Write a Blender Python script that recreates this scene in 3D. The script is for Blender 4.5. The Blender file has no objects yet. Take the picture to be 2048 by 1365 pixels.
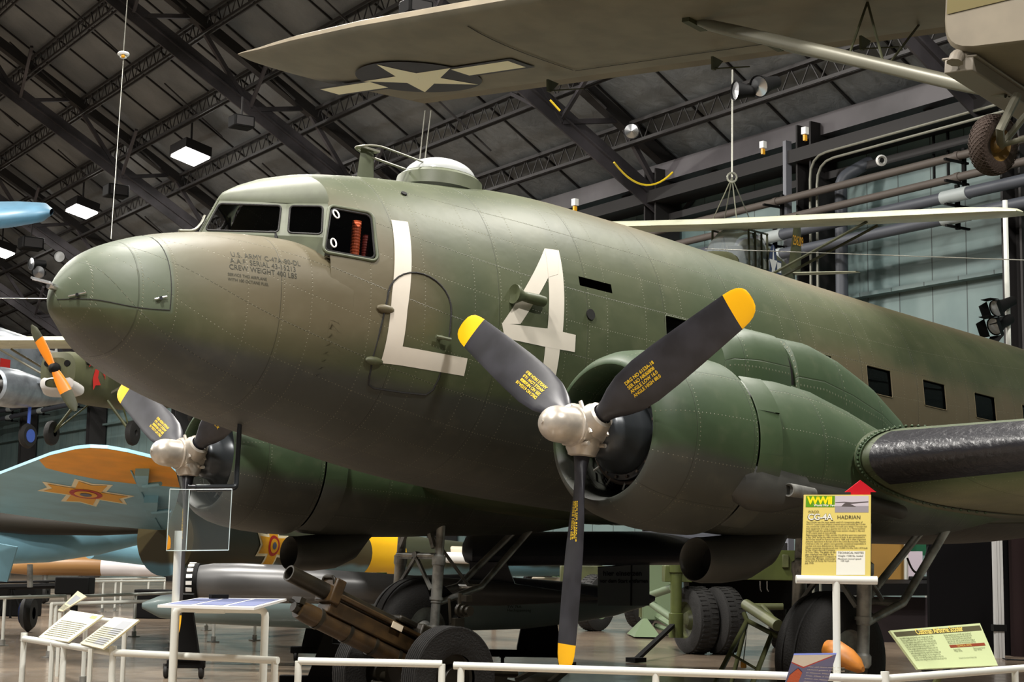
import bpy, bmesh, math, random
import numpy as np
from mathutils import Matrix, Vector, Euler
random.seed(7)
C_ = bpy.context.scene.collection
PI = math.pi
# ------------------------------------------------------------------ camera, world, light, exposure
CAM = np.array([-8.366, -11.404, 1.396]); FPX = 3238.6
BETA = 0.0583; HUB = 2.35
RC = np.array([[0.74556, -0.66625, 0.01638], [0.10035, 0.08785, -0.99107], [0.65813, 0.74110, 0.13279]])
RC[0] /= np.linalg.norm(RC[0]); RC[1] -= RC[0] * (RC[1] @ RC[0]); RC[1] /= np.linalg.norm(RC[1]); RC[2] = np.cross(RC[0], RC[1])
cam_data = bpy.data.cameras.new('camera'); cam = bpy.data.objects.new('camera', cam_data); C_.objects.link(cam)
cam_data.sensor_width = 36; cam_data.lens = FPX / 2048 * 36; cam_data.clip_end = 400
cam.matrix_world = Matrix(((RC[0][0], -RC[1][0], -RC[2][0], CAM[0]), (RC[0][1], -RC[1][1], -RC[2][1], CAM[1]),
                           (RC[0][2], -RC[1][2], -RC[2][2], CAM[2]), (0, 0, 0, 1)))
S = bpy.context.scene; S.camera = cam
S.view_settings.view_transform = 'Standard'; S.view_settings.look = 'None'; S.view_settings.exposure = 0.0; S.view_settings.gamma = 1
W = bpy.data.worlds.new('world'); S.world = W; W.use_nodes = True
W.node_tree.nodes['Background'].inputs[0].default_value = (0.80, 0.88, 1.0, 1); W.node_tree.nodes['Background'].inputs[1].default_value = 0.04
# hangar axes: n points to the long wall, w runs along it, measured from below the camera
_a = math.radians(8.3); HN = np.array([math.cos(_a), -math.sin(_a), 0]); HW = np.array([math.sin(_a), math.cos(_a), 0])
def hb(u, s, z): return np.array([CAM[0], CAM[1], 0]) + u * HN + s * HW + np.array([0, 0, z - .2 if z > .5 else z])
def area(name, loc, tgt, size, power, col=(1, .96, .9), sy=None):
    d = bpy.data.lights.new(name, 'AREA'); d.energy = power; d.color = col; d.size = size
    if sy: d.shape = 'RECTANGLE'; d.size_y = sy
    o = bpy.data.objects.new(name, d); C_.objects.link(o); o.location = loc
    v = Vector(tgt) - Vector(loc); o.rotation_euler = v.to_track_quat('-Z', 'Y').to_euler(); return o
LAMPS = [(22.4, 56.1), (22.4, 68.3), (22.4, 80.4)]
for u, s in LAMPS: area('high_bay_light', hb(u, s, 16.2), hb(u - 2, s, 0), 1.2, 2500)
for i, (u, s, p) in enumerate(((-1, 7, 3600), (5, 18, 3600), (9, -3, 3400), (-6, 24, 2200), (17, 12, 3600), (4, 40, 4500), (16, 34, 2200), (-12, 50, 5500), (-9, 2, 2400), (8, 62, 7000), (-6, 80, 8000))):
    area('overhead_light', hb(u, s, 17.5), hb(u + 0.5, s, 0), 1.6, p)

_f = bpy.data.lights.new('floor_uplight', 'SPOT'); _f.energy = 260; _f.color = (1, .93, .78); _f.spot_size = math.radians(44); _f.spot_blend = .3; _f.shadow_soft_size = .15
_fo = bpy.data.objects.new('floor_uplight', _f); C_.objects.link(_fo); _fo.location = (2.2, -7.2, .2); _fo.rotation_euler = (Vector((3.9, -4.7, 2.1)) - _fo.location).to_track_quat('-Z', 'Y').to_euler()

# ------------------------------------------------------------------ projection helpers (pixel of the 2048x1365 photograph -> point on a plane)
def ray(x, y): return RC[0] * (x - 1024) / FPX + RC[1] * (y - 682.5) / FPX + RC[2]
def wp(x, y, ax, v):
    d = ray(x, y); return CAM + (v - CAM[ax]) / d[ax] * d
def dep(x, y, D): return CAM + ray(x, y) * D
def onplane(x, y, p0, nn):
    d = ray(x, y); nn = np.array(nn, float); return CAM + d * (((np.array(p0) - CAM) @ nn) / (d @ nn))
MA = np.array([[math.cos(BETA), 0, math.sin(BETA)], [0, 1, 0], [-math.sin(BETA), 0, math.cos(BETA)]])
def a2w(P): return MA @ np.array(P, float) + np.array([0, 0, HUB])
def w2a(P): return MA.T @ (np.array(P, float) - np.array([0, 0, HUB]))

# ------------------------------------------------------------------ materials
def lin(c):
    return tuple(((v / 255) / 12.92 if v / 255 <= .04045 else ((v / 255 + .055) / 1.055) ** 2.4) for v in c) + (1,)
MATS = {}
def mat(name, rgb, rough=.55, metal=0., noise=0., nscale=4., bump=0., bscale=30., rgb2=None, emit=None, spec=None, coat=0., alpha=None, trans=None):
    if name in MATS: return MATS[name]
    m = bpy.data.materials.new(name); m.use_nodes = True; nt = m.node_tree; b = nt.nodes['Principled BSDF']
    b.inputs['Base Color'].default_value = lin(rgb); b.inputs['Roughness'].default_value = rough; b.inputs['Metallic'].default_value = metal
    if coat: b.inputs['Coat Weight'].default_value = coat
    if spec is not None: b.inputs['Specular IOR Level'].default_value = spec
    tc = nt.nodes.new('ShaderNodeTexCoord')
    if noise or rgb2:
        n = nt.nodes.new('ShaderNodeTexNoise'); n.inputs['Scale'].default_value = nscale; n.inputs['Detail'].default_value = 5; nt.links.new(tc.outputs['Object'], n.inputs['Vector'])
        mx = nt.nodes.new('ShaderNodeMix'); mx.data_type = 'RGBA'
        c2 = rgb2 or tuple(max(0, v * (1 - noise)) for v in rgb)
        mx.inputs[6].default_value = lin(rgb); mx.inputs[7].default_value = lin(c2)
        r = nt.nodes.new('ShaderNodeMapRange'); r.inputs[1].default_value = .38; r.inputs[2].default_value = .62
        nt.links.new(n.outputs['Fac'], r.inputs[0]); nt.links.new(r.outputs[0], mx.inputs[0]); nt.links.new(mx.outputs[2], b.inputs['Base Color'])
    if bump:
        n2 = nt.nodes.new('ShaderNodeTexNoise'); n2.inputs['Scale'].default_value = bscale; n2.inputs['Detail'].default_value = 4; nt.links.new(tc.outputs['Object'], n2.inputs['Vector'])
        bp = nt.nodes.new('ShaderNodeBump'); bp.inputs['Strength'].default_value = bump; bp.inputs['Distance'].default_value = .02
        nt.links.new(n2.outputs['Fac'], bp.inputs['Height']); nt.links.new(bp.outputs[0], b.inputs['Normal'])
    if emit: b.inputs['Emission Color'].default_value = lin(emit[0]); b.inputs['Emission Strength'].default_value = emit[1]
    if alpha is not None: b.inputs['Alpha'].default_value = alpha
    MATS[name] = m; return m
def glass(name, tint, opacity, rough=.03):
    m = bpy.data.materials.new(name); m.use_nodes = True; nt = m.node_tree; nt.nodes.clear()
    o = nt.nodes.new('ShaderNodeOutputMaterial'); mx = nt.nodes.new('ShaderNodeMixShader'); t = nt.nodes.new('ShaderNodeBsdfTransparent')
    g = nt.nodes.new('ShaderNodeBsdfPrincipled'); g.inputs['Base Color'].default_value = lin(tint); g.inputs['Roughness'].default_value = rough; g.inputs['Coat Weight'].default_value = .3
    fr = nt.nodes.new('ShaderNodeFresnel'); fr.inputs[0].default_value = 1.45
    mt = nt.nodes.new('ShaderNodeMath'); mt.operation = 'ADD'; mt.inputs[1].default_value = opacity; mt.use_clamp = True
    nt.links.new(fr.outputs[0], mt.inputs[0]); nt.links.new(mt.outputs[0], mx.inputs[0]); nt.links.new(t.outputs[0], mx.inputs[1]); nt.links.new(g.outputs[0], mx.inputs[2]); nt.links.new(mx.outputs[0], o.inputs[0])
    MATS[name] = m; return m

class NB:                                                        # tiny node builder for the painted skins
    def __init__(s, name, rough=.5, coat=0.):
        s.m = bpy.data.materials.new(name); s.m.use_nodes = True; s.nt = s.m.node_tree; s.b = s.nt.nodes['Principled BSDF']
        s.b.inputs['Roughness'].default_value = rough; s.b.inputs['Coat Weight'].default_value = coat
        s.tc = s.nt.nodes.new('ShaderNodeTexCoord'); MATS[name] = s.m
        sp = s.nt.nodes.new('ShaderNodeSeparateXYZ'); s.nt.links.new(s.tc.outputs['Object'], sp.inputs[0]); s.X, s.Y, s.Z = sp.outputs
        su = s.nt.nodes.new('ShaderNodeSeparateXYZ'); s.nt.links.new(s.tc.outputs['UV'], su.inputs[0]); s.U, s.V = su.outputs[0], su.outputs[1]
    def put(s, sock, v):
        if hasattr(v, 'is_output'): s.nt.links.new(v, sock)
        else: sock.default_value = v
    def math(s, op, a, b=0., c=0., clamp=False):
        n = s.nt.nodes.new('ShaderNodeMath'); n.operation = op; n.use_clamp = clamp
        for i, v in enumerate((a, b, c)): s.put(n.inputs[i], v)
        return n.outputs[0]
    def noise(s, scale, detail=4, vec=None, dist=0.):
        n = s.nt.nodes.new('ShaderNodeTexNoise'); n.inputs['Scale'].default_value = scale; n.inputs['Detail'].default_value = detail; n.inputs['Distortion'].default_value = dist
        s.nt.links.new(vec if vec is not None else s.tc.outputs['Object'], n.inputs['Vector']); return n.outputs['Fac']
    def ramp(s, v, a, b):
        n = s.nt.nodes.new('ShaderNodeMapRange'); n.interpolation_type = 'SMOOTHSTEP'; s.put(n.inputs[0], v); n.inputs[1].default_value = a; n.inputs[2].default_value = b; return n.outputs[0]
    def mix(s, f, a, b):
        n = s.nt.nodes.new('ShaderNodeMix'); n.data_type = 'RGBA'; s.put(n.inputs[0], f)
        for i, v in ((6, a), (7, b)):
            if hasattr(v, 'is_output'): s.nt.links.new(v, n.inputs[i])
            else: n.inputs[i].default_value = lin(v)
        return n.outputs[2]
    def dots(s, pu, pv, ou=0., ov=0., r=.006):                     # rivets: rows every pu metres of U, dots every pv metres of V
        fu = s.math('MULTIPLY', s.math('ABSOLUTE', s.math('SUBTRACT', s.math('FRACT', s.math('DIVIDE', s.math('ADD', s.U, ou), pu)), .5)), pu)
        fv = s.math('MULTIPLY', s.math('ABSOLUTE', s.math('SUBTRACT', s.math('FRACT', s.math('DIVIDE', s.math('ADD', s.V, ov), pv)), .5)), pv)
        d = s.math('SQRT', s.math('ADD', s.math('MULTIPLY', fu, fu), s.math('MULTIPLY', fv, fv)))
        return s.math('SUBTRACT', 1., s.ramp(d, r * .5, r))
    def line(s, c, p, o=0., w=.004):
        f = s.math('MULTIPLY', s.math('ABSOLUTE', s.math('SUBTRACT', s.math('FRACT', s.math('DIVIDE', s.math('ADD', c, o), p)), .5)), p)
        return s.math('SUBTRACT', 1., s.ramp(f, w * .4, w))
    def bump(s, h, strength=1., dist=.004):
        n = s.nt.nodes.new('ShaderNodeBump'); n.inputs['Strength'].default_value = strength; n.inputs['Distance'].default_value = dist; s.put(n.inputs['Height'], h); s.nt.links.new(n.outputs[0], s.b.inputs['Normal'])
    def color(s, c): s.put(s.b.inputs['Base Color'], c)

# ------------------------------------------------------------------ mesh builder
def basis(d, up=(0, 0, 1)):
    d = np.array(d, float); d /= np.linalg.norm(d); u = np.array(up, float)
    if abs(d @ u) > .95: u = np.array([1., 0, 0])
    a = np.cross(u, d); a /= np.linalg.norm(a); return a, np.cross(d, a), d
class MB:
    def __init__(s): s.v = []; s.f = []; s.uv = {}; s.mi = []; s.cm = 0
    def add(s, vs, fs, uvs=None):
        o = len(s.v); s.v.extend([tuple(map(float, p)) for p in vs])
        for f in fs: s.f.append(tuple(i + o for i in f)); s.mi.append(s.cm)
        if uvs is not None:
            for i, q in enumerate(uvs): s.uv[o + i] = q
        return s
    def grid(s, G, cu=False, cv=False, uv=None, flip=False):
        G = np.array(G, float); n, m = G.shape[:2]; fs = []
        for i in range(n if cu else n - 1):
            for j in range(m if cv else m - 1):
                q = (i * m + j, ((i + 1) % n) * m + j, ((i + 1) % n) * m + (j + 1) % m, i * m + (j + 1) % m)
                fs.append(q[::-1] if flip else q)
        return s.add(G.reshape(-1, 3), fs, None if uv is None else np.array(uv).reshape(-1, 2))
    def box(s, c, size, axes=None):
        c = np.array(c, float); ax = np.eye(3) if axes is None else np.array(axes); h = np.array(size) / 2
        vs = [c + ax[0] * sx * h[0] + ax[1] * sy * h[1] + ax[2] * sz * h[2] for sx in (-1, 1) for sy in (-1, 1) for sz in (-1, 1)]
        return s.add(vs, [(0, 1, 3, 2), (4, 6, 7, 5), (0, 4, 5, 1), (2, 3, 7, 6), (0, 2, 6, 4), (1, 5, 7, 3)])
    def bar(s, a, b, w, h=None, up=(0, 0, 1)):
        a = np.array(a, float); b = np.array(b, float); x, y, z = basis(b - a, up)
        return s.box((a + b) / 2, (w, h or w, np.linalg.norm(b - a)), (x, y, z))
    def tube(s, pts, r, n=12, cap=True, closed=False):
        pts = [np.array(p, float) for p in pts]; N = len(pts); rs = r if hasattr(r, '__len__') else [r] * N; G = []; px = None
        for i in range(N):
            d = (pts[(i + 1) % N] - pts[i - 1]) if (closed or 0 < i < N - 1) else (pts[1] - pts[0] if i == 0 else pts[-1] - pts[-2])
            d = d / np.linalg.norm(d)
            if px is None: px, py, _ = basis(d)
            else:
                px = px - d * (px @ d); px /= np.linalg.norm(px); py = np.cross(d, px)
            G.append([pts[i] + rs[i] * (px * math.cos(t) + py * math.sin(t)) for t in np.linspace(0, 2 * PI, n, endpoint=False)])
        s.grid(G, cu=closed, cv=True, flip=True)
        if cap and not closed:
            o = len(s.v) - N * n; s.f.append(tuple(range(o, o + n))); s.f.append(tuple(range(o + (N - 1) * n, o + N * n))[::-1]); s.mi += [s.cm] * 2
        return s
    def lathe(s, o, d, prof, n=32, up=(0, 0, 1), a0=0, a1=2 * PI, uv=False):     # prof: list of (distance along d, radius)
        o = np.array(o, float); x, y, d = basis(d, up); full = a1 - a0 > 6.28
        th = np.linspace(a0, a1, n, endpoint=not full)
        G = [[o + d * t + r * (x * math.cos(q) + y * math.sin(q)) for q in th] for t, r in prof]
        U = None
        if uv:
            L = 0; U = []
            for i, (t, r) in enumerate(prof):
                if i: L += math.hypot(t - prof[i - 1][0], r - prof[i - 1][1])
                U.append([(L, q * .7) for q in th])
        return s.grid(G, cv=full, uv=U, flip=True)
    def sphere(s, c, r, n=16, m=10, sc=(1, 1, 1)):
        c = np.array(c, float); sc = np.array(sc)
        G = [[c + sc * r * np.array([math.sin(p) * math.cos(t), math.sin(p) * math.sin(t), math.cos(p)]) for t in np.linspace(0, 2 * PI, n, endpoint=False)] for p in np.linspace(.02, PI - .02, m)]
        return s.grid(G, cv=True, flip=True)
    def prism(s, poly, ex, holes=None):                           # 3D outline extruded by vector ex
        P = [np.array(p, float) for p in poly]; n = len(P); e = np.array(ex, float)
        return s.add(P + [p + e for p in P], [tuple(range(n))[::-1], tuple(range(n, 2 * n))] + [(i, (i + 1) % n, n + (i + 1) % n, n + i) for i in range(n)])
    def text(s, txt, fn, size=1., sub=0, bold=0., spacing=1., align='LEFT', shear=0.):   # flat lettering mapped by fn(u, v) -> point
        c = bpy.data.curves.new('lettering', 'FONT'); c.body = txt; c.size = size; c.align_x = align; c.resolution_u = 3; c.space_character = spacing; c.offset = bold; c.shear = shear
        o = bpy.data.objects.new('lettering', c); C_.objects.link(o); dg = bpy.context.evaluated_depsgraph_get()
        me = bpy.data.meshes.new_from_object(o.evaluated_get(dg)); bpy.data.objects.remove(o); bpy.data.curves.remove(c)
        vs = [fn(p.co.x, p.co.y) for p in me.vertices]; fs = [tuple(p.vertices) for p in me.polygons]; bpy.data.meshes.remove(me)
        return s.add(vs, fs)
    def build(s, name, m, parent=None, world=False, smooth=40, bevel=0., kind=None, label=None, cat=None, group=None, at=None):
        vs = s.v
        if world and parent is not None:
            inv = parent_matrix(parent).inverted(); vs = [tuple(inv @ Vector(p)) for p in vs]
        if at is not None: vs = [tuple(np.array(p) - np.array(at)) for p in vs]
        me = bpy.data.meshes.new(name); me.from_pydata(vs, [], s.f)
        for mm in (m if isinstance(m, (list, tuple)) else [m]): me.materials.append(MATS[mm] if isinstance(mm, str) else mm)
        if any(s.mi): me.polygons.foreach_set('material_index', s.mi)
        if s.uv:
            ul = me.uv_layers.new(name='UVMap'); li = np.empty(len(me.loops), int); me.loops.foreach_get('vertex_index', li)
            a = np.zeros((len(me.vertices), 2)); 
            for k, q in s.uv.items(): a[k] = q
            ul.data.foreach_set('uv', a[li].ravel())
        if smooth:
            me.polygons.foreach_set('use_smooth', [True] * len(me.polygons)); me.set_sharp_from_angle(angle=math.radians(smooth))
        me.update(); o = bpy.data.objects.new(name, me); C_.objects.link(o)
        if parent is not None: o.parent = parent
        if at is not None: o.location = at
        if bevel:
            b = o.modifiers.new('edge', 'BEVEL'); b.width = bevel; b.segments = 2; b.limit_method = 'ANGLE'
        tag(o, label, cat, group, kind); return o
def tag(o, label=None, cat=None, group=None, kind=None):
    if label: o['label'] = label
    if cat: o['category'] = cat
    if group: o['group'] = group
    if kind: o['kind'] = kind
    return o
def parent_matrix(o):
    m = Matrix.LocRotScale(o.location, o.rotation_euler, o.scale)
    return parent_matrix(o.parent) @ m if o.parent else m
def thing(name, label, cat, loc=(0, 0, 0), rot=(0, 0, 0), group=None):
    o = bpy.data.objects.new(name, None); C_.objects.link(o); o.location = loc; o.rotation_euler = rot; o.empty_display_size = .2
    return tag(o, label, cat, group)
def copy_tree(o, parent=None):
    c = o.copy(); C_.objects.link(c); c.parent = parent
    for ch in [q for q in bpy.data.objects if q.parent == o and q != c]: copy_tree(ch, c)
    return c
def arc(c, a, b, r, t0, t1, n=8): return [np.array(c) + r * (np.array(a) * math.cos(t) + np.array(b) * math.sin(t)) for t in np.linspace(t0, t1, n)]
def bent(pts, r, n=5):                                            # round the corners of a poly-line
    P = [np.array(p, float) for p in pts]; out = [P[0]]
    for i in range(1, len(P) - 1):
        a = P[i - 1] - P[i]; b = P[i + 1] - P[i]; la, lb = np.linalg.norm(a), np.linalg.norm(b); k = min(r, la * .45, lb * .45)
        p0, p2 = P[i] + a / la * k, P[i] + b / lb * k
        for t in np.linspace(0, 1, n): out.append((1 - t) ** 2 * p0 + 2 * t * (1 - t) * P[i] + t * t * p2)
    return out + [P[-1]]

# ------------------------------------------------------------------ plain materials
mat('black_steel', (44, 42, 42), .6, .3); mat('girder_steel', (84, 80, 84), .55, .2, noise=.4, nscale=.7); mat('joist_steel', (70, 68, 68), .5, .3)
mat('black_rubber', (34, 33, 32), .75, bump=.3, bscale=60); mat('prop_black', (48, 48, 54), .42, noise=.25, nscale=5); mat('prop_yellow', (255, 190, 0), .45)
mat('hub_silver', (206, 198, 186), .36, .45, noise=.12, nscale=8); mat('gear_grey', (176, 176, 170), .38, .5, noise=.3, nscale=6)
mat('engine_black', (52, 50, 48), .38, .5, noise=.5, nscale=12); mat('nosecase', (62, 66, 70), .3, .3)
mat('stencil_yellow', (236, 196, 40), .5); mat('stencil_black', (52, 52, 40), .7); mat('code_white', (226, 218, 204), .6, noise=.04, nscale=2)
mat('rail_white', (222, 224, 216), .32); mat('white', (235, 235, 232), .4); mat('chrome', (210, 212, 214), .2, 1.)
mat('pipe_dark', (74, 78, 86), .5); mat('pipe_brown', (92, 84, 78), .6); mat('pipe_white', (170, 178, 178), .5); mat('conduit', (150, 150, 138), .4, .5)
mat('cable', (150, 150, 140), .4, .6); mat('yellow_cable', (200, 170, 20), .5); mat('black', (9, 9, 9), .7, spec=.2); mat('amber', (240, 170, 30), .4)
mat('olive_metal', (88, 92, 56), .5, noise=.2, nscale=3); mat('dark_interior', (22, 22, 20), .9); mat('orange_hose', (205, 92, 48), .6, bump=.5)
mat('red_hose', (130, 44, 34), .6); mat('boot_rubber', (34, 34, 38), .34, bump=.5, bscale=14)
glass('cockpit_glass', (14, 14, 16), .10); glass('dome_glass', (226, 230, 230), .55, .12); glass('acrylic', (200, 214, 214), .02)

# ================================================================== the hangar
b = NB('floor_polished', .16); f1 = b.noise(.35, 6, dist=.6); f2 = b.noise(3., 5)
c = b.mix(b.ramp(f1, .35, .65), (140, 124, 106), (100, 88, 76)); c = b.mix(b.math('MULTIPLY', b.ramp(f2, .45, .7), .5), c, (84, 74, 66)); b.color(c)
b.put(b.b.inputs['Roughness'], b.math('ADD', b.math('MULTIPLY', f2, .25), .08))
MB().add([hb(-45, -15, 0), hb(34, -15, 0), hb(34, 150, 0), hb(-45, 150, 0)], [(0, 1, 2, 3)]).build('floor', 'floor_polished', kind='structure')
def panel_mat(name, c1, c2, gap, pu, pz):
    b = NB(name, .45); 
    v = b.nt.nodes.new('ShaderNodeVectorMath'); v.operation = 'DOT_PRODUCT'; v.inputs[1].default_value = tuple(HW); b.nt.links.new(b.tc.outputs['Object'], v.inputs[0])
    ln = b.line(v.outputs['Value'], pu, 0, .02); lz = b.line(b.Z, pz, .2, .02)
    c = b.mix(b.ramp(b.noise(.6, 4), .35, .7), c1, c2); c = b.mix(b.math('MAXIMUM', ln, lz), c, gap); b.color(c); b.bump(b.math('ADD', b.math('SUBTRACT', 1., ln), b.math('MULTIPLY', b.noise(1.5), .6)), .5, .01); return b
panel_mat('wall_panels', (118, 138, 136), (100, 122, 122), (60, 70, 70), 1.07, 40)
G = MB(); G.add([hb(30, -10, 0), hb(30, 150, 0), hb(30, 150, 13.2), hb(30, -10, 13.2)], [(0, 1, 2, 3)]); G.build('wall_right', 'wall_panels', kind='structure')
mat('far_wall', (40, 42, 44), .8)
MB().add([hb(-45, 140, 0), hb(34, 140, 0), hb(34, 140, 32), hb(-45, 140, 32)], [(0, 1, 2, 3)]).build('wall_far', 'far_wall', kind='structure')
def zroof(u): return 31.5 - .6 * u if u > 15 else (22.5 + (15 - u) * .42 if u > 0 else 28.8 + (-u) * .2 if u > -10 else 30.8 - (-10 - u) * .6)
b = NB('roof_insulation', .55, 0)
b.color(b.mix(b.ramp(b.noise(.5, 6), .3, .7), (98, 102, 105), (122, 125, 126))); b.bump(b.noise(2.2, 6, dist=.5), .8, .06)
# roof sheets: one sagging strip per seam-to-seam bay, running down the slope
G = MB(); us = [-44, -30, -20, -10, 0, 5, 10, 15] + list(np.linspace(17, 31, 15)); pitch = 2.44; k = 0; s = -12.
rows = []
while s < 140:
    for t, dz in ((0, 0), (.03, -.03), (.12, -.10), (.5, -.15), (.88, -.10), (.97, -.03)):
        rows.append((s + t * pitch, dz))
    s += pitch
G.grid([[hb(u, ss, zroof(u) + dz * (1 + .3 * math.sin(3.1 * u + 1.7 * ss))) for u in us] for ss, dz in rows]); G.build('ceiling', 'roof_insulation', kind='structure')
G = MB()
for i in range(0, 62): 
    ss = -12 + i * pitch
    for a, bb in ((31, 15),): G.bar(hb(a, ss, zroof(a) - .04), hb(bb, ss, zroof(bb) - .04), .05, .07)
G.build('trim_1', 'black_steel', kind='structure')      # seam battens of the roof sheets
# eave beams and band on the long wall
G = MB(); G.bar(hb(29.6, -10, 12.95), hb(29.6, 130, 12.95), .5, .55); G.build('trim_2', mat('eave_band', (104, 100, 104), .5, noise=.2, nscale=.5), kind='structure')
G = MB(); G.bar(hb(29.3, -10, 12.15), hb(29.3, 130, 12.15), .9, .35); G.bar(hb(29.7, -10, 11.6), hb(29.7, 130, 11.6), .4, .2); G.build('trim_3', 'black_steel', kind='structure')
G = MB(); G.bar(hb(29.85, -10, 8.35), hb(29.85, 130, 8.35), .3, .10); G.build('trim_4', 'wall_panels', kind='structure')
# roof girders: lower chord, upper chord, V webs
def girder(s, src=[]):
    if src:
        t = copy_tree(src[0]); t.location = hb(0, s, 0); return t
    t = thing('roof_girder', 'dark steel truss girder sloping down across the ceiling to the wall', 'girder', hb(0, s, 0), group='steel girders of the hangar roof')
    zc = lambda u: 28.75 - .575 * u; zt = lambda u: 30.35 - .575 * u
    def P(u, z, ds=0): return hb(u, s + ds, z)
    G = MB(); G.bar(P(31, zc(31)), P(-2, zc(-2)), .42, .06, up=HW); G.bar(P(31, zc(31) + .28), P(-2, zc(-2) + .28), .42, .05, up=HW); G.bar(P(31, zc(31) + .14), P(-2, zc(-2) + .14), .05, .26, up=HW)
    G.v = [tuple(v) for v in G.v]; G.build('lower_chord', 'girder_steel', t, world=True)
    G = MB(); G.bar(P(31, zt(31)), P(-2, zt(-2)), .34, .34, up=HW); G.build('upper_chord', 'black_steel', t, world=True)
    G = MB(); 
    for k in range(8):
        u0 = 30 - k * 4.2; G.bar(P(u0, zc(u0)), P(u0 - 2.1, zt(u0 - 2.1)), .14, .14); G.bar(P(u0 - 2.1, zt(u0 - 2.1)), P(u0 - 4.2, zc(u0 - 4.2)), .14, .14)
        # sway braces from the lower chord up to the joists on both sides
        for q in (-1, 1): G.bar(P(u0, zc(u0) + .1), P(u0 - .3, zroof(u0) - .8, q * 2.2), .11, .11)
    G.build('web', 'girder_steel', t, world=True)
    src.append(t); return t
ORD = ['first', 'second', 'third', 'fourth', 'fifth', 'sixth', 'seventh', 'eighth', 'ninth', 'tenth', 'eleventh', 'twelfth', 'thirteenth', 'fourteenth', 'fifteenth', 'sixteenth', 'seventeenth', 'eighteenth', 'nineteenth', 'twentieth']
for k in range(0, 8): girder(24.6 + 12.2 * k)['label'] = '%s dark truss girder sloping down the ceiling, counted from the hung wheel' % ORD[k]
# lattice joists along the roof
def joist(u, src=[]):
    t = thing('roof_joist', 'long dark steel lattice joist under the roof sheets, parallel to the wall', 'joist', hb(u, 0, zroof(u) - .5), group='lattice joists of the hangar roof')
    z1, z2 = zroof(u) - .35, zroof(u) - .95; G = MB()
    for z, w_ in ((z1, .10), (z2, .09)):
        for q in (-.09, .09): G.bar(hb(u + q, 8, z), hb(u + q, 126, z), .05, w_)
    G.build('chords', 'joist_steel', t, world=True)
    G = MB(); s = 8.; k = 0
    while s < (70 if u > 20 else 90):
        G.bar(hb(u, s, z1 if k % 2 else z2), hb(u, s + .36, z2 if k % 2 else z1), .03, .03); s += .36; k += 1
    G.build('lattice', 'joist_steel', t, world=True); return t
for k in range(8): joist(28.2 - 2.08 * k)['label'] = '%s lattice joist under the roof sheets, counted up from the wall top' % ORD[k]
G = MB()
for u in (27, 23, 19): 
    for s in np.arange(18, 100, 6.1): G.bar(hb(u, s, zroof(u) - .9), hb(u - 2.1, s + .6, zroof(u - 2.1) - .35), .05, .05)
G.build('trim_5', 'joist_steel', kind='structure')
# wall columns
def column(s, w_=.55):
    t = thing('wall_column', 'black steel column standing against the grey green wall', 'column', hb(29.45, s, 0), group='columns along the long wall')
    G = MB(); 
    G.box((0, 0, 6.4), (.9, .06, 12.8), (HN, HW, (0, 0, 1))); G.box(HW * .5 + np.array([0, 0, 6.4]), (.9, .06, 12.8), (HN, HW, (0, 0, 1))); G.box(HW * .25 + np.array([0, 0, 6.4]), (.06, .5, 12.8), (HN, HW, (0, 0, 1)))
    G.build('web_plate', 'black_steel', t)
    return t
for k in range(8): column(23.45 + 12.2 * k + (.9 if k else 0))['label'] = '%s black steel wall column, counted from the floodlight pole' % ORD[k]
column(30.1)['label'] = 'black steel column with two conduits in the middle of the wall bay'
G = MB(); G.bar(hb(28.9, 30.85, 0), hb(28.9, 30.85, 12.6), .12, .2, up=HN); G.build('trim_6', mat('post_grey', (128, 130, 138), .45), kind='structure')
# conduits beside the column
for q, (ds, zz) in enumerate(((-.15, 12.0), (-.4, 11.8))):
    s0 = 30.1 + ds; pts = bent([hb(28.85, s0, 0), hb(28.85, s0, zz), hb(28.85, 18, zz)], .6)
    t = MB().tube(pts, .035, 8).build('conduit', 'conduit', label=('thin pale conduit bending from the column along the wall top, outer of two' if q == 0 else 'thin pale conduit bending from the column along the wall top, inner of two'), cat='conduit', group='conduits on the wall')
# horizontal pipes on brackets
pl = ['upper brown pipe of the four running along the wall', 'second brown pipe from the top of the four running along the wall', 'dark blue grey pipe with pale sleeves, third of four along the wall', 'lowest dark blue grey pipe with pale sleeves along the wall']
for i, (u, z, r, m) in enumerate(((28.6, 10.95, .10, 'pipe_brown'), (28.6, 10.45, .10, 'pipe_brown'), (28.3, 9.95, .14, 'pipe_dark'), (28.3, 9.45, .14, 'pipe_dark'))):
    t = thing('wall_pipe', pl[i], 'pipe', hb(u, 20, z), group=None)
    MB().tube([hb(u, 8, z), hb(u, 128, z)], r, 12).build('pipe', m, t, world=True)
    for s in np.arange(18.7, 112, 6.1):
        G = MB()
        if r > .12: G.tube([hb(u, s - .5, z), hb(u, s + .25, z)], r + .02, 12)
        else: G.tube([hb(u, s, z), hb(u, s + .12, z)], r + .02, 12)
        G.build('sleeve', 'pipe_white' if r > .12 else 'pipe_brown', t, world=True)
src = None; kb = 0
for s in np.arange(12.6, 110, 6.1):
    if src is None:
        src = thing('pipe_bracket', 'first black pipe bracket on the wall, counted from the hung wheel', 'bracket', hb(28.5, s, 10.2), group='pipe brackets on the wall')
        G = MB(); G.bar(hb(28.75, s, 11.15), hb(28.75, s, 10.25), .08, .08); G.bar(hb(28.5, s, 10.25), hb(28.5, s, 9.2), .09, .09)
        for z in (10.8, 10.3, 9.75, 9.25): G.bar(hb(28.1, s, z), hb(28.88, s, z), .07, .05)
        G.build('bracket', 'black', src, world=True)
    else:
        kb += 1; c = copy_tree(src); c.location = hb(28.5, s, 10.2); c['label'] = '%s black pipe bracket on the wall, counted from the hung wheel' % ORD[kb]
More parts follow.
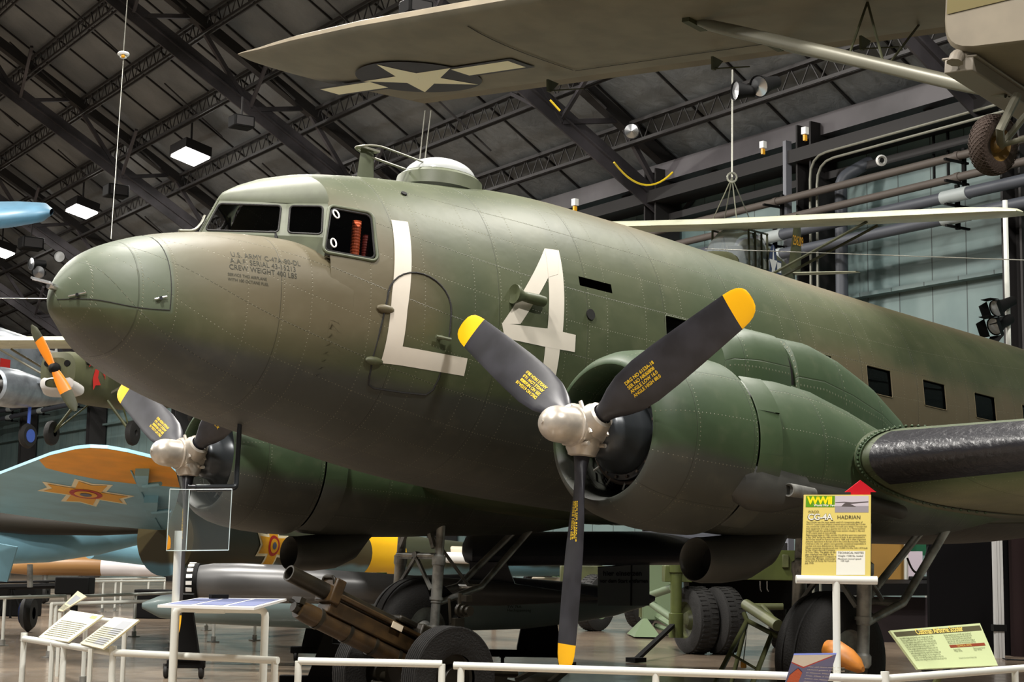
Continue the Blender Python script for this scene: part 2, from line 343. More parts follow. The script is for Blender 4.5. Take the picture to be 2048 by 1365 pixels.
# downpipe, door track rods
MB().tube(bent([hb(29.1, 29.1, 0), hb(29.1, 29.1, 11.3), hb(29.7, 28.6, 11.75)], .25), .16, 14).build('downpipe', 'pipe_dark', at=tuple(hb(29.1, 29.1, 0)), label='fat blue grey drainpipe standing against the wall with bent top', cat='pipe')
for s, l in ((26.55, 'thin dark rod hanging on the wall beside the white sounder'), (26.1, 'second thin dark rod hanging on the wall, nearer the aircraft wheel')):
    MB().tube([hb(29.7, s, 10.9), hb(29.7, s, 12.2)], .04, 6).build('wall_rod', 'black', label=l, cat='rod')
t = thing('wall_sounder', 'small white round sounder above the pipe bracket on the wall', 'alarm', hb(28.4, 27.05, 11.25))
MB().lathe(hb(28.4, 27.05, 11.25), -RC[2], [(0, .0), (0, .12), (.05, .14), (.1, .1)], 16).build('body', 'white', t, world=True); MB().lathe(hb(28.4, 27.05, 11.25) - RC[2] * .1, -RC[2], [(0, .06), (.03, .05), (.03, 0)], 12).build('grille', 'black', t, world=True)

# ================================================================== transport aircraft (own axes: X aft, Y away, Z up, origin midway between the propeller hubs)
KX = np.array([-2.975, -2.93, -2.78, -2.5, -2.1, -1.6, -1.1, -.5, .3, 1.2, 2.5, 4.5, 7., 10.5, 16.2]); KT = np.sqrt(KX - KX[0])
H_TN = np.array([.776, .925, 1.131, 1.304, 1.44, 1.51, 1.49, 1.2, 1, 1, 1, 1, 1, 1, 1])
H_TM = np.array([.776, .925, 1.131, 1.304, 1.44, 1.9, 2.145, 2.284, 2.395, 2.52, 2.546, 2.509, 2.47, 2.45, 2.3])
H_B = np.array([.776, .66, .56, .36, .19, .06, -.03, -.125, -.24, -.31, -.35, -.35, -.32, .0, 1.3])
H_W = np.array([0, .13, .355, .613, .776, .932, 1.029, 1.121, 1.181, 1.222, 1.22, 1.22, 1.2, 1.08, .35])
H_M = np.array([.776, .78, .78, .735, .761, .798, .85, .901, .949, 1.0, 1.05, 1.05, 1.05, 1.15, 1.8])
def kin(v, x):
    t = math.sqrt(max(x - KX[0], 0)); n = len(KT); D = np.diff(KT); d = np.diff(v) / D; m = np.zeros(n)
    m[1:-1] = (d[1:] * D[:-1] + d[:-1] * D[1:]) / (D[:-1] + D[1:]); m[0] = 1.5 * d[0] - .5 * m[1]; m[-1] = d[-1]
    i = min(max(int(np.searchsorted(KT, t)) - 1, 0), n - 2); h = D[i]; s = (t - KT[i]) / h
    return (2*s**3 - 3*s**2 + 1) * v[i] + (s**3 - 2*s**2 + s) * h * m[i] + (-2*s**3 + 3*s**2) * v[i+1] + (s**3 - s**2) * h * m[i+1]
NL = 2.15
def nu(x): return float(np.interp(x, [-2.9, -2.3, -1.35, -1.0], [2.15, 2.2, 3.3, 3.6]))
def hull_y(x, z, nose=False):
    zt, zb, w, zm = kin(H_TN if nose else H_TM, x), kin(H_B, x), kin(H_W, x), kin(H_M, x)
    h = (zt - zm) if z > zm else (zm - zb); q = min(abs(z - zm) / max(h, 1e-6), 1); N = nu(x) if (nose and z > zm) else NL
    return w * (1 - q ** N) ** (1 / N)
def hull_pt(x, th, side=-1, nose=False):
    zt, zb, w, zm = kin(H_TN if nose else H_TM, x), kin(H_B, x), kin(H_W, x), kin(H_M, x)
    c, s_ = max(math.cos(th), 0), math.sin(th); N = nu(x) if (nose and s_ > 0) else NL; y = w * c ** (2 / N)
    z = zm + (zt - zm) * s_ ** (2 / N) if s_ >= 0 else zm - (zm - zb) * (-s_) ** (2 / NL)
    return np.array([x, side * y, z])
def on_hull(x, z, off=.004, side=-1, nose=None):
    nose = (x < -1.3) if nose is None else nose
    y = hull_y(x, z, nose); e = .01
    ny = np.array([hull_y(x - e, z, nose) - hull_y(x + e, z, nose), 2 * e, hull_y(x, z - e, nose) - hull_y(x, z + e, nose)]); ny /= np.linalg.norm(ny)
    n = np.array([ny[0], side * ny[1], ny[2]]); return np.array([x, side * y, z]) + n * off
# painted skin: olive over grey, brown patches, riveted panels (UV in metres along and around)
def skin(name, kind):
    b = NB(name, .52, 0.); n1 = b.noise(.55, 3); n2 = b.noise(6., 5); n3 = b.noise(1.4, 4)
    olive = b.mix(b.ramp(n3, .35, .7), (76, 82, 56), (62, 70, 46)); 
    if kind == 'hull':
        cx = b.math('MULTIPLY', b.math('SUBTRACT', b.X, -1.2), .62); cz = b.math('SUBTRACT', b.Z, 1.2)
        d1 = b.math('SQRT', b.math('ADD', b.math('MULTIPLY', cx, cx), b.math('MULTIPLY', cz, cz)))
        br = b.math('MULTIPLY', b.math('SUBTRACT', 1., b.ramp(b.math('ADD', d1, b.math('MULTIPLY', n1, .5)), .6, 1.15)), .85)
        rear = b.math('MULTIPLY', b.ramp(b.math('ADD', b.X, b.math('MULTIPLY', n1, 1.2)), 4.6, 5.6), b.math('SUBTRACT', 1., b.ramp(b.math('ADD', b.Z, b.math('MULTIPLY', n3, .4)), 1.5, 1.9)))
        top = b.math('MULTIPLY', b.ramp(b.math('ADD', b.Z, b.math('MULTIPLY', n1, .5)), 2.3, 2.75), b.ramp(b.X, 1.0, 2.6))
        br = b.math('MAXIMUM', br, b.math('MAXIMUM', rear, top))
        mid = b.math('MULTIPLY', b.ramp(b.math('ADD', b.X, b.math('MULTIPLY', n1, .8)), 3.0, 3.8), b.math('SUBTRACT', 1., b.ramp(b.math('ADD', b.X, b.math('MULTIPLY', n1, .8)), 4.4, 5.2)))
        c = b.mix(br, olive, (98, 88, 66)); c = b.mix(b.math('MULTIPLY', mid, .6), c, (50, 66, 40))
        cap = b.math('MULTIPLY', b.math('SUBTRACT', 1., b.ramp(b.X, -2.32, -2.30)), b.ramp(b.Z, .68, .70)); c = b.mix(b.math('MULTIPLY', cap, .6), c, (82, 94, 78))
        zb = b.math('ADD', b.math('MULTIPLY', b.math('MAXIMUM', b.math('SUBTRACT', 0., b.X), 0.), .075), .38)
    elif kind == 'cowl':
        c = b.mix(b.ramp(n1, .3, .7), (58, 76, 48), (48, 66, 42)); zb = b.math('ADD', b.math('MULTIPLY', b.X, -.04), -.12)
    elif kind == 'wing':
        c = b.mix(b.ramp(n3, .3, .7), (66, 76, 50), (56, 66, 42)); zb = b.math('ADD', b.math('MULTIPLY', b.math('ABSOLUTE', b.Y), .06), -.42)
    f = b.ramp(b.math('SUBTRACT', b.Z, b.math('ADD', zb, b.math('MULTIPLY', b.math('SUBTRACT', n1, .5), .22))), -.07, .07)
    grey = b.mix(b.ramp(n3, .3, .7), (64, 66, 60), (54, 56, 51)) if kind != 'wing' else b.mix(b.ramp(n3, .3, .7), (128, 120, 92), (110, 104, 84))
    c = b.mix(f, grey, c)
    c = b.mix(b.math('MULTIPLY', b.ramp(n2, .5, .75), .07), c, (140, 136, 112))
    if kind == 'hull': sp = ((.508, .032, 0, 0), (1.016, .032, -.025, .01)); rows = ((.032, .30, 0, .07),); pl = (1.016, 0.); pv = (.60, .22)
    elif kind == 'cowl': sp = ((.62, .035, .1, 0),); rows = ((.04, .37, 0, 0),); pl = (.62, .13); pv = (1.1, .0)
    else: sp = ((.5, .035, 0, 0),); rows = ((.035, .3, 0, 0),); pl = (1.2, 0.); pv = (5., 0)
    r = None
    for pu, pv_, ou, ov in sp + rows:
        q = b.dots(pu, pv_, ou, ov, .0065); r = q if r is None else b.math('MAXIMUM', r, q)
    ln = b.math('MAXIMUM', b.line(b.U, pl[0], pl[1], .005), b.line(b.V, pv[0], pv[1], .004))
    c = b.mix(b.math('MULTIPLY', ln, .45), c, (40, 42, 30)); c = b.mix(b.math('MULTIPLY', r, .35), c, (150, 146, 122)); b.color(c)
    h = b.math('ADD', b.math('SUBTRACT', r, ln), b.math('MULTIPLY', b.noise(3.2, 3), 1.6)); b.bump(h, .55, .006)
    return b.m
skin('hull_paint', 'hull'); skin('cowl_paint', 'cowl'); skin('wing_paint', 'wing')
mat('frame_green', (92, 98, 76), .5, noise=.1, nscale=6)

plane = thing('transport_airplane', 'large olive drab twin engine transport aircraft with white code L 4 on its nose', 'airplane', (0, 0, HUB), (0, BETA, 0))
# nose body and main body
G = MB(); xs = [KX[0] + (q ** 2) * 2.06 for q in np.linspace(0.0, 1, 64)]
th = np.linspace(PI / 2, -PI / 2, 44)
for side in (-1, 1):
    rows, U = [], []
    for x in xs:
        r = [hull_pt(x, t, side, True) for t in th]; L = [0]
        for i in range(1, len(r)): L.append(L[-1] + float(np.linalg.norm(r[i] - r[i - 1])))
        rows.append(r); U.append([(x, 5 - (L[-1] - l)) for l in L])
    G.grid(rows, uv=U, flip=(side > 0))
HX = [-1.1, -1.0, -.9, -.8, -.65] + list(np.arange(-.5, 11.01, .22)) + list(np.arange(11.4, 16.3, .4)); 
def x_lead(z): return np.interp(z, [1.50, 1.82, 2.15], [-1.11, -1.012, -1.04])
for side in (-1, 1):
    rows, U = [], []
    for i, x in enumerate(HX):
        r = []; L = [0]
        for t in th:
            xx = x
            if x < -.6:
                z0 = hull_pt(x, t, side)[2]; k = (-.6 - x) / .5; xx = x + (x_lead(z0) + 1.1) * k
            r.append(hull_pt(xx, t, side))
        for j in range(1, len(r)): L.append(L[-1] + float(np.linalg.norm(r[j] - r[j - 1])))
        rows.append(r); U.append([(q[0], 5 - (L[-1] - l)) for q, l in zip(r, L)])
    G.grid(rows, uv=U, flip=(side > 0))
fus = G.build('fuselage', 'hull_paint', plane, smooth=45)
# openings: cut the skin along plane edges, then drop the faces inside
W3 = [(-1.245, 1.375, -1.18, 1.735), (-.79, 1.375, -.84, 1.735)]
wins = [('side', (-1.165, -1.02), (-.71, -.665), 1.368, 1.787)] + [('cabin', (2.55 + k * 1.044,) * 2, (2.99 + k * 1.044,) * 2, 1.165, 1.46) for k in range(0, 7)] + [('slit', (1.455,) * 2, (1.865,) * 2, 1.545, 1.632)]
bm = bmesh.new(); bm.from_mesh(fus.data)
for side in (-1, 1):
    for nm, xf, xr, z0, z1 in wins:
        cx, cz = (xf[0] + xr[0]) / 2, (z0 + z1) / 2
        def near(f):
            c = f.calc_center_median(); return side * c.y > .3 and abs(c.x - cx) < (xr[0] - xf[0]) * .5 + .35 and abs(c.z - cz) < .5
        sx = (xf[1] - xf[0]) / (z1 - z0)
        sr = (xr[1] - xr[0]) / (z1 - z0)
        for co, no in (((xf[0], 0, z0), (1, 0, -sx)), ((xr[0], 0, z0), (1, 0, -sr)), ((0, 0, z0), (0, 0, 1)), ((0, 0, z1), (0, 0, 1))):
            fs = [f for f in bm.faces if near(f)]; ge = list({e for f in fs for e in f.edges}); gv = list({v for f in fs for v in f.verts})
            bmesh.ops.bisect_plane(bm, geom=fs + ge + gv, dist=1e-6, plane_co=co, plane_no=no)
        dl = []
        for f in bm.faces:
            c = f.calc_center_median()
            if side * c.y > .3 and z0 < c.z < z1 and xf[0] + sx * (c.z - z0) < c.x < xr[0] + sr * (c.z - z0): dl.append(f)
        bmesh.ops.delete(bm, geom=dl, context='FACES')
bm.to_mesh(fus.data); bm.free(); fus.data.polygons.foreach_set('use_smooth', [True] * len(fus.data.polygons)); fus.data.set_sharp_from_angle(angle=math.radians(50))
# inner walls so that the openings look into a dark cabin
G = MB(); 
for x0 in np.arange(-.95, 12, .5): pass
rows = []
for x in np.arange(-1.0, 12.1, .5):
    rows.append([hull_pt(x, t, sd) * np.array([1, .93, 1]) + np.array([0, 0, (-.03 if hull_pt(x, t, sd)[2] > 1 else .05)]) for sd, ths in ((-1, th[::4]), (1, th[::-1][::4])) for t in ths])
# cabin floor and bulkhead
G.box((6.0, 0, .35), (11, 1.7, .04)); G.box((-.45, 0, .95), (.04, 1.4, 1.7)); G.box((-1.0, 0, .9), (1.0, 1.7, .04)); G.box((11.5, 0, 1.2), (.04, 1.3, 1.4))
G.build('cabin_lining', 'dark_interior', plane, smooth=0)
# windscreen house
B0, B1, B2 = np.array([-1.753, 0, 1.525]), np.array([-1.315, -.59, 1.512]), np.array([-1.11, -.90, 1.495])
T0, T1, T2 = np.array([-1.614, 0, 1.83]), np.array([-1.218, -.44, 1.826]), np.array([-1.012, -.74, 1.82])
mir = lambda p: np.array([p[0], -p[1], p[2]])
G = MB()
def framed(G, b0, b1, t1, t0, mg, flip):
    # quad with a rounded opening: mg = (side0, side1, bottom, top) margins in metres
    def P(u, v): return (b0 * (1 - u) + b1 * u) * (1 - v) + (t0 * (1 - u) + t1 * u) * v
    Lu = np.linalg.norm(b1 - b0); Lv = np.linalg.norm(t0 - b0); u0, u1, v0, v1 = mg[0] / Lu, 1 - mg[1] / Lu, mg[2] / Lv, 1 - mg[3] / Lv
    ins = []; rc = .035
    for cu, cv, a in ((u1 - rc / Lu, v1 - rc / Lv, 0), (u0 + rc / Lu, v1 - rc / Lv, 90), (u0 + rc / Lu, v0 + rc / Lv, 180), (u1 - rc / Lu, v0 + rc / Lv, 270)):
        for q in range(5):
            t = math.radians(a + q * 22.5); ins.append((cu + rc / Lu * math.cos(t), cv + rc / Lv * math.sin(t)))
    out = []
    for (u, v) in ins:
        du, dv = u - .5, v - .5; k = .5 / max(abs(du), abs(dv)); 
        if abs(abs(du) - abs(dv)) < .0: pass
        out.append((.5 + du * k, .5 + dv * k))
    for i, (cu, cv) in ((2, (1, 1)), (7, (0, 1)), (12, (0, 0)), (17, (1, 0))): out[i] = (cu, cv)
    n = len(ins); vs = [P(*q) for q in ins] + [P(*q) for q in out]
    fs = [(i, (i + 1) % n, n + (i + 1) % n, n + i) for i in range(n)]
    if flip: fs = [f[::-1] for f in fs]
    G.add(vs, fs); return [P(*q) for q in ins], np.cross(b1 - b0, t0 - b0)
panes, gask = [], []
for m_, fl in ((lambda p: p, False), (mir, True)):
    for q in ((B0, B1, T1, T0, (.045, .05, .03, .03)), (B1, B2, T2, T1, (.035, .045, .03, .03))):
        ins, nn = framed(G, *[m_(p) for p in q[:4]], q[4], fl); nn = nn / np.linalg.norm(nn) * (-1 if fl else 1)
        panes.append((ins, nn)); gask.append(ins)
G.grid([[p for p in (B0, B1, B2)], [p + np.array([-.01, 0, -.16]) for p in (B0, B1, B2)]]); G.grid([[mir(p) for p in (B0, B1, B2)], [mir(p + np.array([-.01, 0, -.16])) for p in (B0, B1, B2)]])
# roof cap between the window heads and the crown line
CP = [(-1.614, 1.83), (-1.59, 1.875), (-1.565, 1.91), (-1.50, 1.955), (-1.42, 2.006), (-1.232, 2.101), (-1.04, 2.165)]
tt = [0, .05, .12, .25, .4, .7, 1.]
for m_, fl in ((lambda p: p, True), (mir, False)):
    rows, U = [], []
    for t, cp in zip(tt, CP):
        # point on the head line
        L1 = np.linalg.norm(T1 - T0); L2 = np.linalg.norm(T2 - T1); d = t * (L1 + L2)
        T = T0 + (T1 - T0) * d / L1 if d < L1 else T1 + (T2 - T1) * (d - L1) / L2
        Cc = np.array([cp[0], 0, cp[1]]); r = []
        for v in np.linspace(0, PI / 2, 14):
            r.append(m_(np.array([Cc[0] + (T[0] - Cc[0]) * math.cos(v), T[1] * math.cos(v), T[2] + (Cc[2] - T[2]) * math.sin(v)])))
        rows.append(r); U.append([(q[0], 9 + abs(q[1])) for q in r])
    G.grid(rows, uv=U, flip=fl)
G.build('windscreen_house', 'frame_green', plane, smooth=35)
G = MB()
for ins in gask: G.tube(ins, .009, 6, closed=True)
G.build('window_gasket', 'black_rubber', plane)
for i, (ins, nn) in enumerate(panes): 
    MB().add([p - nn * .012 for p in ins], [tuple(range(len(ins)))]).build('windscreen_pane' if i % 2 == 0 else 'quarter_pane', 'cockpit_glass', plane, smooth=0)
# framed side window and cabin panes
def hull_loop(x0b, x0t, x1b, x1t, z0, z1, off, rc=.05, side=-1):
    pts = []
    for cx, cz, a in ((1, 1, 0), (0, 1, 90), (0, 0, 180), (1, 0, 270)):
        for q in range(5):
            t = math.radians(a + q * 22.5); zz = (z1 - rc if cz else z0 + rc) + rc * math.sin(t); k = (zz - z0) / (z1 - z0)
            xl = (x0b + (x0t - x0b) * k, x1b + (x1t - x1b) * k)[cx]; pts.append(on_hull(xl + (-rc if cx else rc) + rc * math.cos(t), zz, off, side, False))
    return pts
for side in (-1, 1):
    L1 = hull_loop(-1.175, -1.028, -.70, -.655, 1.358, 1.797, .004, .05, side)
    MB().tube(L1, .014, 8, closed=True).build('side_window_frame', 'frame_green', plane)
    MB().tube(hull_loop(-1.155, -1.012, -.72, -.675, 1.378, 1.777, -.002, .045, side), .009, 6, closed=True).build('side_window_gasket', 'black_rubber', plane)
    def pane(x0, x0t, x1, z0, z1, name, off=-.012, x1t=None):
        x1t = x1 if x1t is None else x1t
        rows = [[on_hull((x0 + (x0t - x0) * kz) * (1 - kx) + (x1 + (x1t - x1) * kz) * kx, z0 + (z1 - z0) * kz, off, side, False) for kx in np.linspace(0, 1, 7)] for kz in np.linspace(0, 1, 6)]
        MB().grid(rows, flip=side < 0).build(name, 'cockpit_glass', plane)
    pane(-1.165, -1.02, -.71, 1.368, 1.787, 'side_pane', -.012, -.665)
    for nm, xf, xr, z0, z1 in wins[1:]:
        if nm == 'cabin':
            pane(xf[0], xf[1], xr[0], z0, z1, 'cabin_pane', -.02)
            MB().tube(hull_loop(xf[0], xf[0], xr[0], xr[0], z0, z1, .001, .02, side), .007, 6, closed=True).build('cabin_window_frame', 'hull_paint', plane)
G = MB()
for x, z in ((-.99, 1.72), (-1.07, 1.45)): G.tube([on_hull(x + .022 * math.cos(a), z + .036 * math.sin(a), .006, -1, False) for a in np.linspace(0, 2 * PI, 14, endpoint=False)], .007, 6, closed=True)
G.build('window_vent', 'white', plane, label='pale oval vent rings in the side window')
# things in the cockpit
MB().tube(bent([(-1.95, -.03, 1.50), (-1.80, -.02, 1.53), (-1.735, -.015, 1.62), (-1.715, -.01, 1.68)], .05), .012, 8).build('wiper_arm', 'conduit', plane)
MB().box((-1.66, 0, 1.68), (.03, .035, .36), ((.91, 0, -.42), (0, 1, 0), (.42, 0, .91))).build('center_post', 'frame_green', plane)
for (x, r, z1, m, nm) in ((-.80, .036, 1.70, 'orange_hose', 'orange_duct'), (-.70, .028, 1.60, 'red_hose', 'red_duct')):
    G = MB(); pts = [(x, -.86, z) for z in np.linspace(.95, z1, 60)]; G.tube(pts, [r * (1 + .10 * (i % 2)) for i in range(60)], 14); G.build(nm, m, plane, smooth=0)
G = MB(); G.box((-.95, -.45, 1.25), (.12, .45, .6)); G.box((-1.15, -.45, 1.0), (.45, .45, .1)); G.tube(arc((-1.38, -.42, 1.42), (0, 1, 0), (.3, 0, .95), .15, 0, 2 * PI, 20), .014, 6); G.build('pilot_seat', 'dark_interior', plane)
# antennas and dome on the crown
G = MB(); G.grid([[np.array([-.14 + a * (1 - .25 * h), b_ * (1 - .2 * h), 2.33 + .30 * h]) for a, b_ in ((-.09, 0), (-.03, .02), (.05, .018), (.10, 0), (.05, -.018), (-.03, -.02))] for h in np.linspace(0, 1, 6)], cv=True)
am = G.build('antenna_mast', 'frame_green', plane)
G = MB()
for dz, L, r in ((2.635, .72, .20), (2.56, .47, .16)):
    pts = [(-.15 + L, .10 if dz > 2.6 else .07, dz)] + [(-.10 - r * math.cos(t) * .9, r * .5 * math.sin(t) * -1 * -1, dz) for t in np.linspace(PI / 2, -PI / 2, 9)]
    if dz > 2.6: G.tube(bent([(.62, -.10, dz - .02), (-.12, -.11, dz + .02), (-.30, 0, dz - .02), (-.12, .11, dz - .01), (.0, .10, dz - .03)], .12), .010, 8)
    else: G.tube([(-.12, 0, dz + .01), (.28, -.02, dz - .02)], .012, 8)
G.box((-.13, 0, 2.63), (.22, .07, .02)); G.build('antenna_loops', 'conduit', am)
o = G = MB(); G.lathe((.70, 0, 2.40), (.035, 0, 1), [(0, .41), (.12, .395), (.15, .36)], 40); rim = G.build('dome_base', 'frame_green', plane)
MB().lathe((.705, 0, 2.545), (.035, 0, 1), [(.0, .345)] + [(.185 * math.sin(t), .335 * math.cos(t)) for t in np.linspace(.02, PI / 2, 12)], 40).build('astrodome', 'dome_glass', plane)
MB().lathe((.705, 0, 2.545), (.035, 0, 1), [(-.012, .355), (.006, .362), (.012, .35), (.0, .335)], 40).build('dome_ring', 'frame_green', rim)
G = MB(); G.tube([(-2.93, -.05, .84), (-3.02, -.06, .85)], .028, 8); G.tube([(-3.0, -.05, .875), (-3.16, -.05, .885)], .009, 6); G.tube([(-3.0, -.08, .86), (-3.16, -.08, .87)], .009, 6); G.build('nose_probe', 'chrome', plane)
for x, y in ((-1.28, -.12), (-1.14, .10)):
    G = MB(); G.tube(bent([(x, y, .05), (x + .02, y, -.50), (x - .35, y, -.54)], .04), .02, 8); G.tube([(x - .2, y, -.525), (x - .42, y, -.545)], .014, 8); G.build('pitot_mast', 'nosecase', plane)
for x, z, r in ((-.627, .974, .045), (-.659, .549, .045)): MB().sphere(on_hull(x, z, .0), r, 12, 8, (2., .7, .8)).build('door_hinge', 'hull_paint', plane)
# door outline: raised edge strip round the crew door
def door_outline():
    P = [(-.655, .42), (-.68, .56), (-.66, .8), (-.63, .98)] + [(-.305 + .31 * math.cos(t), 1.06 + .27 * math.sin(t)) for t in np.linspace(PI, 0, 16)] + [(.005, .9), (-.02, .5), (-.04, .40), (-.09, .355), (-.3, .345), (-.58, .345), (-.635, .365)]
    return [on_hull(x, z, .002, -1, False) for x, z in P]
MB().tube(door_outline(), .008, 6, closed=True).build('door_seam', 'black_rubber', plane, label='dark seam around the crew door')
G = MB(); G.tube([on_hull(-.16, .82, .05), on_hull(-.02, .815, .06)], .014, 8); G.tube([on_hull(-.1, .82, 0), on_hull(-.1, .82, .05)], .02, 8); G.build('door_handle', 'frame_green', plane)
G = MB(); a = on_hull(.62, 1.30, .06); G.lathe(a, (1, -.05, -.03), [(.02, .0), (.01, .055), (0, .085), (.02, .085), (.10, .042), (.14, .045), (.28, .05), (.34, .045), (.37, .0)], 18, up=(0, 0, 1)); G.build('air_scoop', 'hull_paint', plane)
G = MB(); G.tube([on_hull(1.557, 1.292, -.03), on_hull(1.557, 1.292, .012)], .05, 16); G.build('vent_port', 'dark_interior', plane)
MB().tube([on_hull(-.212, 2.09, -.02, -1, False), on_hull(-.212, 2.09, .012, -1, False)], .028, 12).build('roof_port', 'dark_interior', plane)
G = MB()
for x, z in ((-2.86, .78), (-2.40, .79)): G.tube([on_hull(x, z, 0, -1, True), on_hull(x, z, .025, -1, True)], .014, 8); G.tube([on_hull(x - .04, z - .01, .012, -1, True), on_hull(x + .04, z + .02, .014, -1, True)], .006, 6)
G.build('cowl_latch', 'chrome', plane)
G = MB(); G.tube([on_hull(x, kin(H_M, x) - .03 if x > -2.9 else .75, .001, -1, True) for x in np.linspace(-2.95, -2.33, 22)], .0035, 5)
G.tube([on_hull(-2.33, z, .0012, -1, True) for z in np.linspace(kin(H_M, -2.33) - .03, kin(H_TN, -2.33) - .01, 16)], .0035, 5); G.build('nose_cap_seam', 'black_rubber', plane)
# ------------- code letters and stencils laid on the skin
def hull_quad(G, c4, off=.003, n=14, m=6):
    c4 = [np.array(c, float) for c in c4]
    G.grid([[on_hull(*(((c4[0] * (1 - u) + c4[1] * u) * (1 - v) + (c4[3] * (1 - u) + c4[2] * u) * v)), off, -1, False) for u in np.linspace(0, 1, m)] for v in np.linspace(0, 1, n)])
G = MB()
hull_quad(G, [(-.600, .541), (-.440, .548), (-.425, 1.0), (-.575, 1.10)]); hull_quad(G, [(-.575, 1.10), (-.425, 1.0), (-.332, 1.783), (-.492, 1.77)])
hull_quad(G, [(-.441, .548), (.218, .549), (.217, .695), (-.439, .697)], .003, 6, 14); G.build('code_letter', 'code_white', plane, label='large white letter L painted by the door')
G = MB()
hull_quad(G, [(1.201, .70), (1.378, .924), (1.378, 1.077), (1.201, 1.08)], .003) if False else None
hull_quad(G, [(1.03, .915), (1.378, .924), (1.378, 1.077), (1.03, 1.08)], .0032, 5, 10); hull_quad(G, [(.537, 1.037), (.575, .925), (1.04, .915), (1.04, 1.08), ], .0036, 5, 10) if False else None
hull_quad(G, [(.575, .922), (1.04, .916), (1.04, 1.078), (.537, 1.045)], .0036, 5, 10)
hull_quad(G, [(1.029, .62), (1.19, .62), (1.201, .92), (1.031, .92)], .0028); hull_quad(G, [(1.045, 1.07), (1.222, 1.07), (1.278, 1.843), (1.09, 1.70)], .0026)
hull_quad(G, [(.537, 1.037), (.741, 1.071), (1.13, 1.62), (1.107, 1.828)], .0023); hull_quad(G, [(1.08, 1.55), (1.2, 1.6), (1.278, 1.843), (1.107, 1.828)], .0040)
G.build('code_number', 'code_white', plane, label='large white number 4 painted on the side')
def hull_text(G, txt, x, z, size, slope=0., **k): G.text(txt, lambda u, v: on_hull(x + u * .80, z + v + slope * u, .003, -1), size, **k)
G = MB(); hull_text(G, 'U.S. ARMY C-47A-80-DL', -1.885, 1.205, .060, .0, spacing=1.05); hull_text(G, 'A.A.F. SERIAL 43-15213', -1.90, 1.150, .060, .0, spacing=1.05); hull_text(G, 'CREW WEIGHT 400 LBS', -1.915, 1.095, .060, .0, spacing=1.02)
hull_text(G, 'SERVICE THIS AIRPLANE', -1.93, 1.04, .034); hull_text(G, 'WITH 100 OCTANE FUEL', -1.93, 1.00, .034); G.build('data_stencil', 'stencil_black', plane, smooth=0)

# ------------------------------------------------------------------ propellers, engines, nacelles (mirror = -1 for the near engine)
def blade_rows(ph, yc):
    R = []
    for r, ch, tk, tw in ((.13, .13, .13, 50), (.20, .13, .125, 48), (.28, .17, .10, 42), (.38, .25, .075, 36), (.50, .315, .055, 31), (.68, .35, .042, 26), (.9, .345, .034, 22), (1.15, .325, .026, 19), (1.4, .30, .02, 17), (1.58, .28, .016, 16), (1.655, .262, .014, 16), (1.70, .235, .013, 16), (1.735, .19, .011, 16), (1.757, .13, .008, 16), (1.765, .05, .004, 16)):
        R.append((r, ch, tk, tw))
    rad = np.array([0, math.sin(ph), -math.cos(ph)]); tan = np.array([0, -math.cos(ph), -math.sin(ph)]); rows = []
    for r, ch, tk, tw in R:
        b_ = math.radians(tw); ld = tan * math.cos(b_) + np.array([-1, 0, 0]) * math.sin(b_); nn = np.array([-1, 0, 0]) * math.cos(b_) - tan * math.sin(b_)
        c0 = np.array([0, yc, 0]) + rad * r; row = []
        e = 1.0 if r < .3 else .55
        for t in np.linspace(0, 2 * PI, 20, endpoint=False):
            cx = math.cos(t); sy = math.sin(t); row.append(c0 + ld * ch * .5 * cx + nn * tk * .5 * (sy if r < .25 else math.copysign(abs(sy) ** 1.3, sy)))
        rows.append(row)
    return rows, rad, tan
def blade_frame(ph, yc, r, tw):
    b_ = math.radians(tw); rad = np.array([0, math.sin(ph), -math.cos(ph)]); tan = np.array([0, -math.cos(ph), -math.sin(ph)])
    ld = tan * math.cos(b_) + np.array([-1, 0, 0]) * math.sin(b_); nn = np.array([-1, 0, 0]) * math.cos(b_) - tan * math.sin(b_)
    return np.array([0, yc, 0]) + rad * r, rad, ld, nn
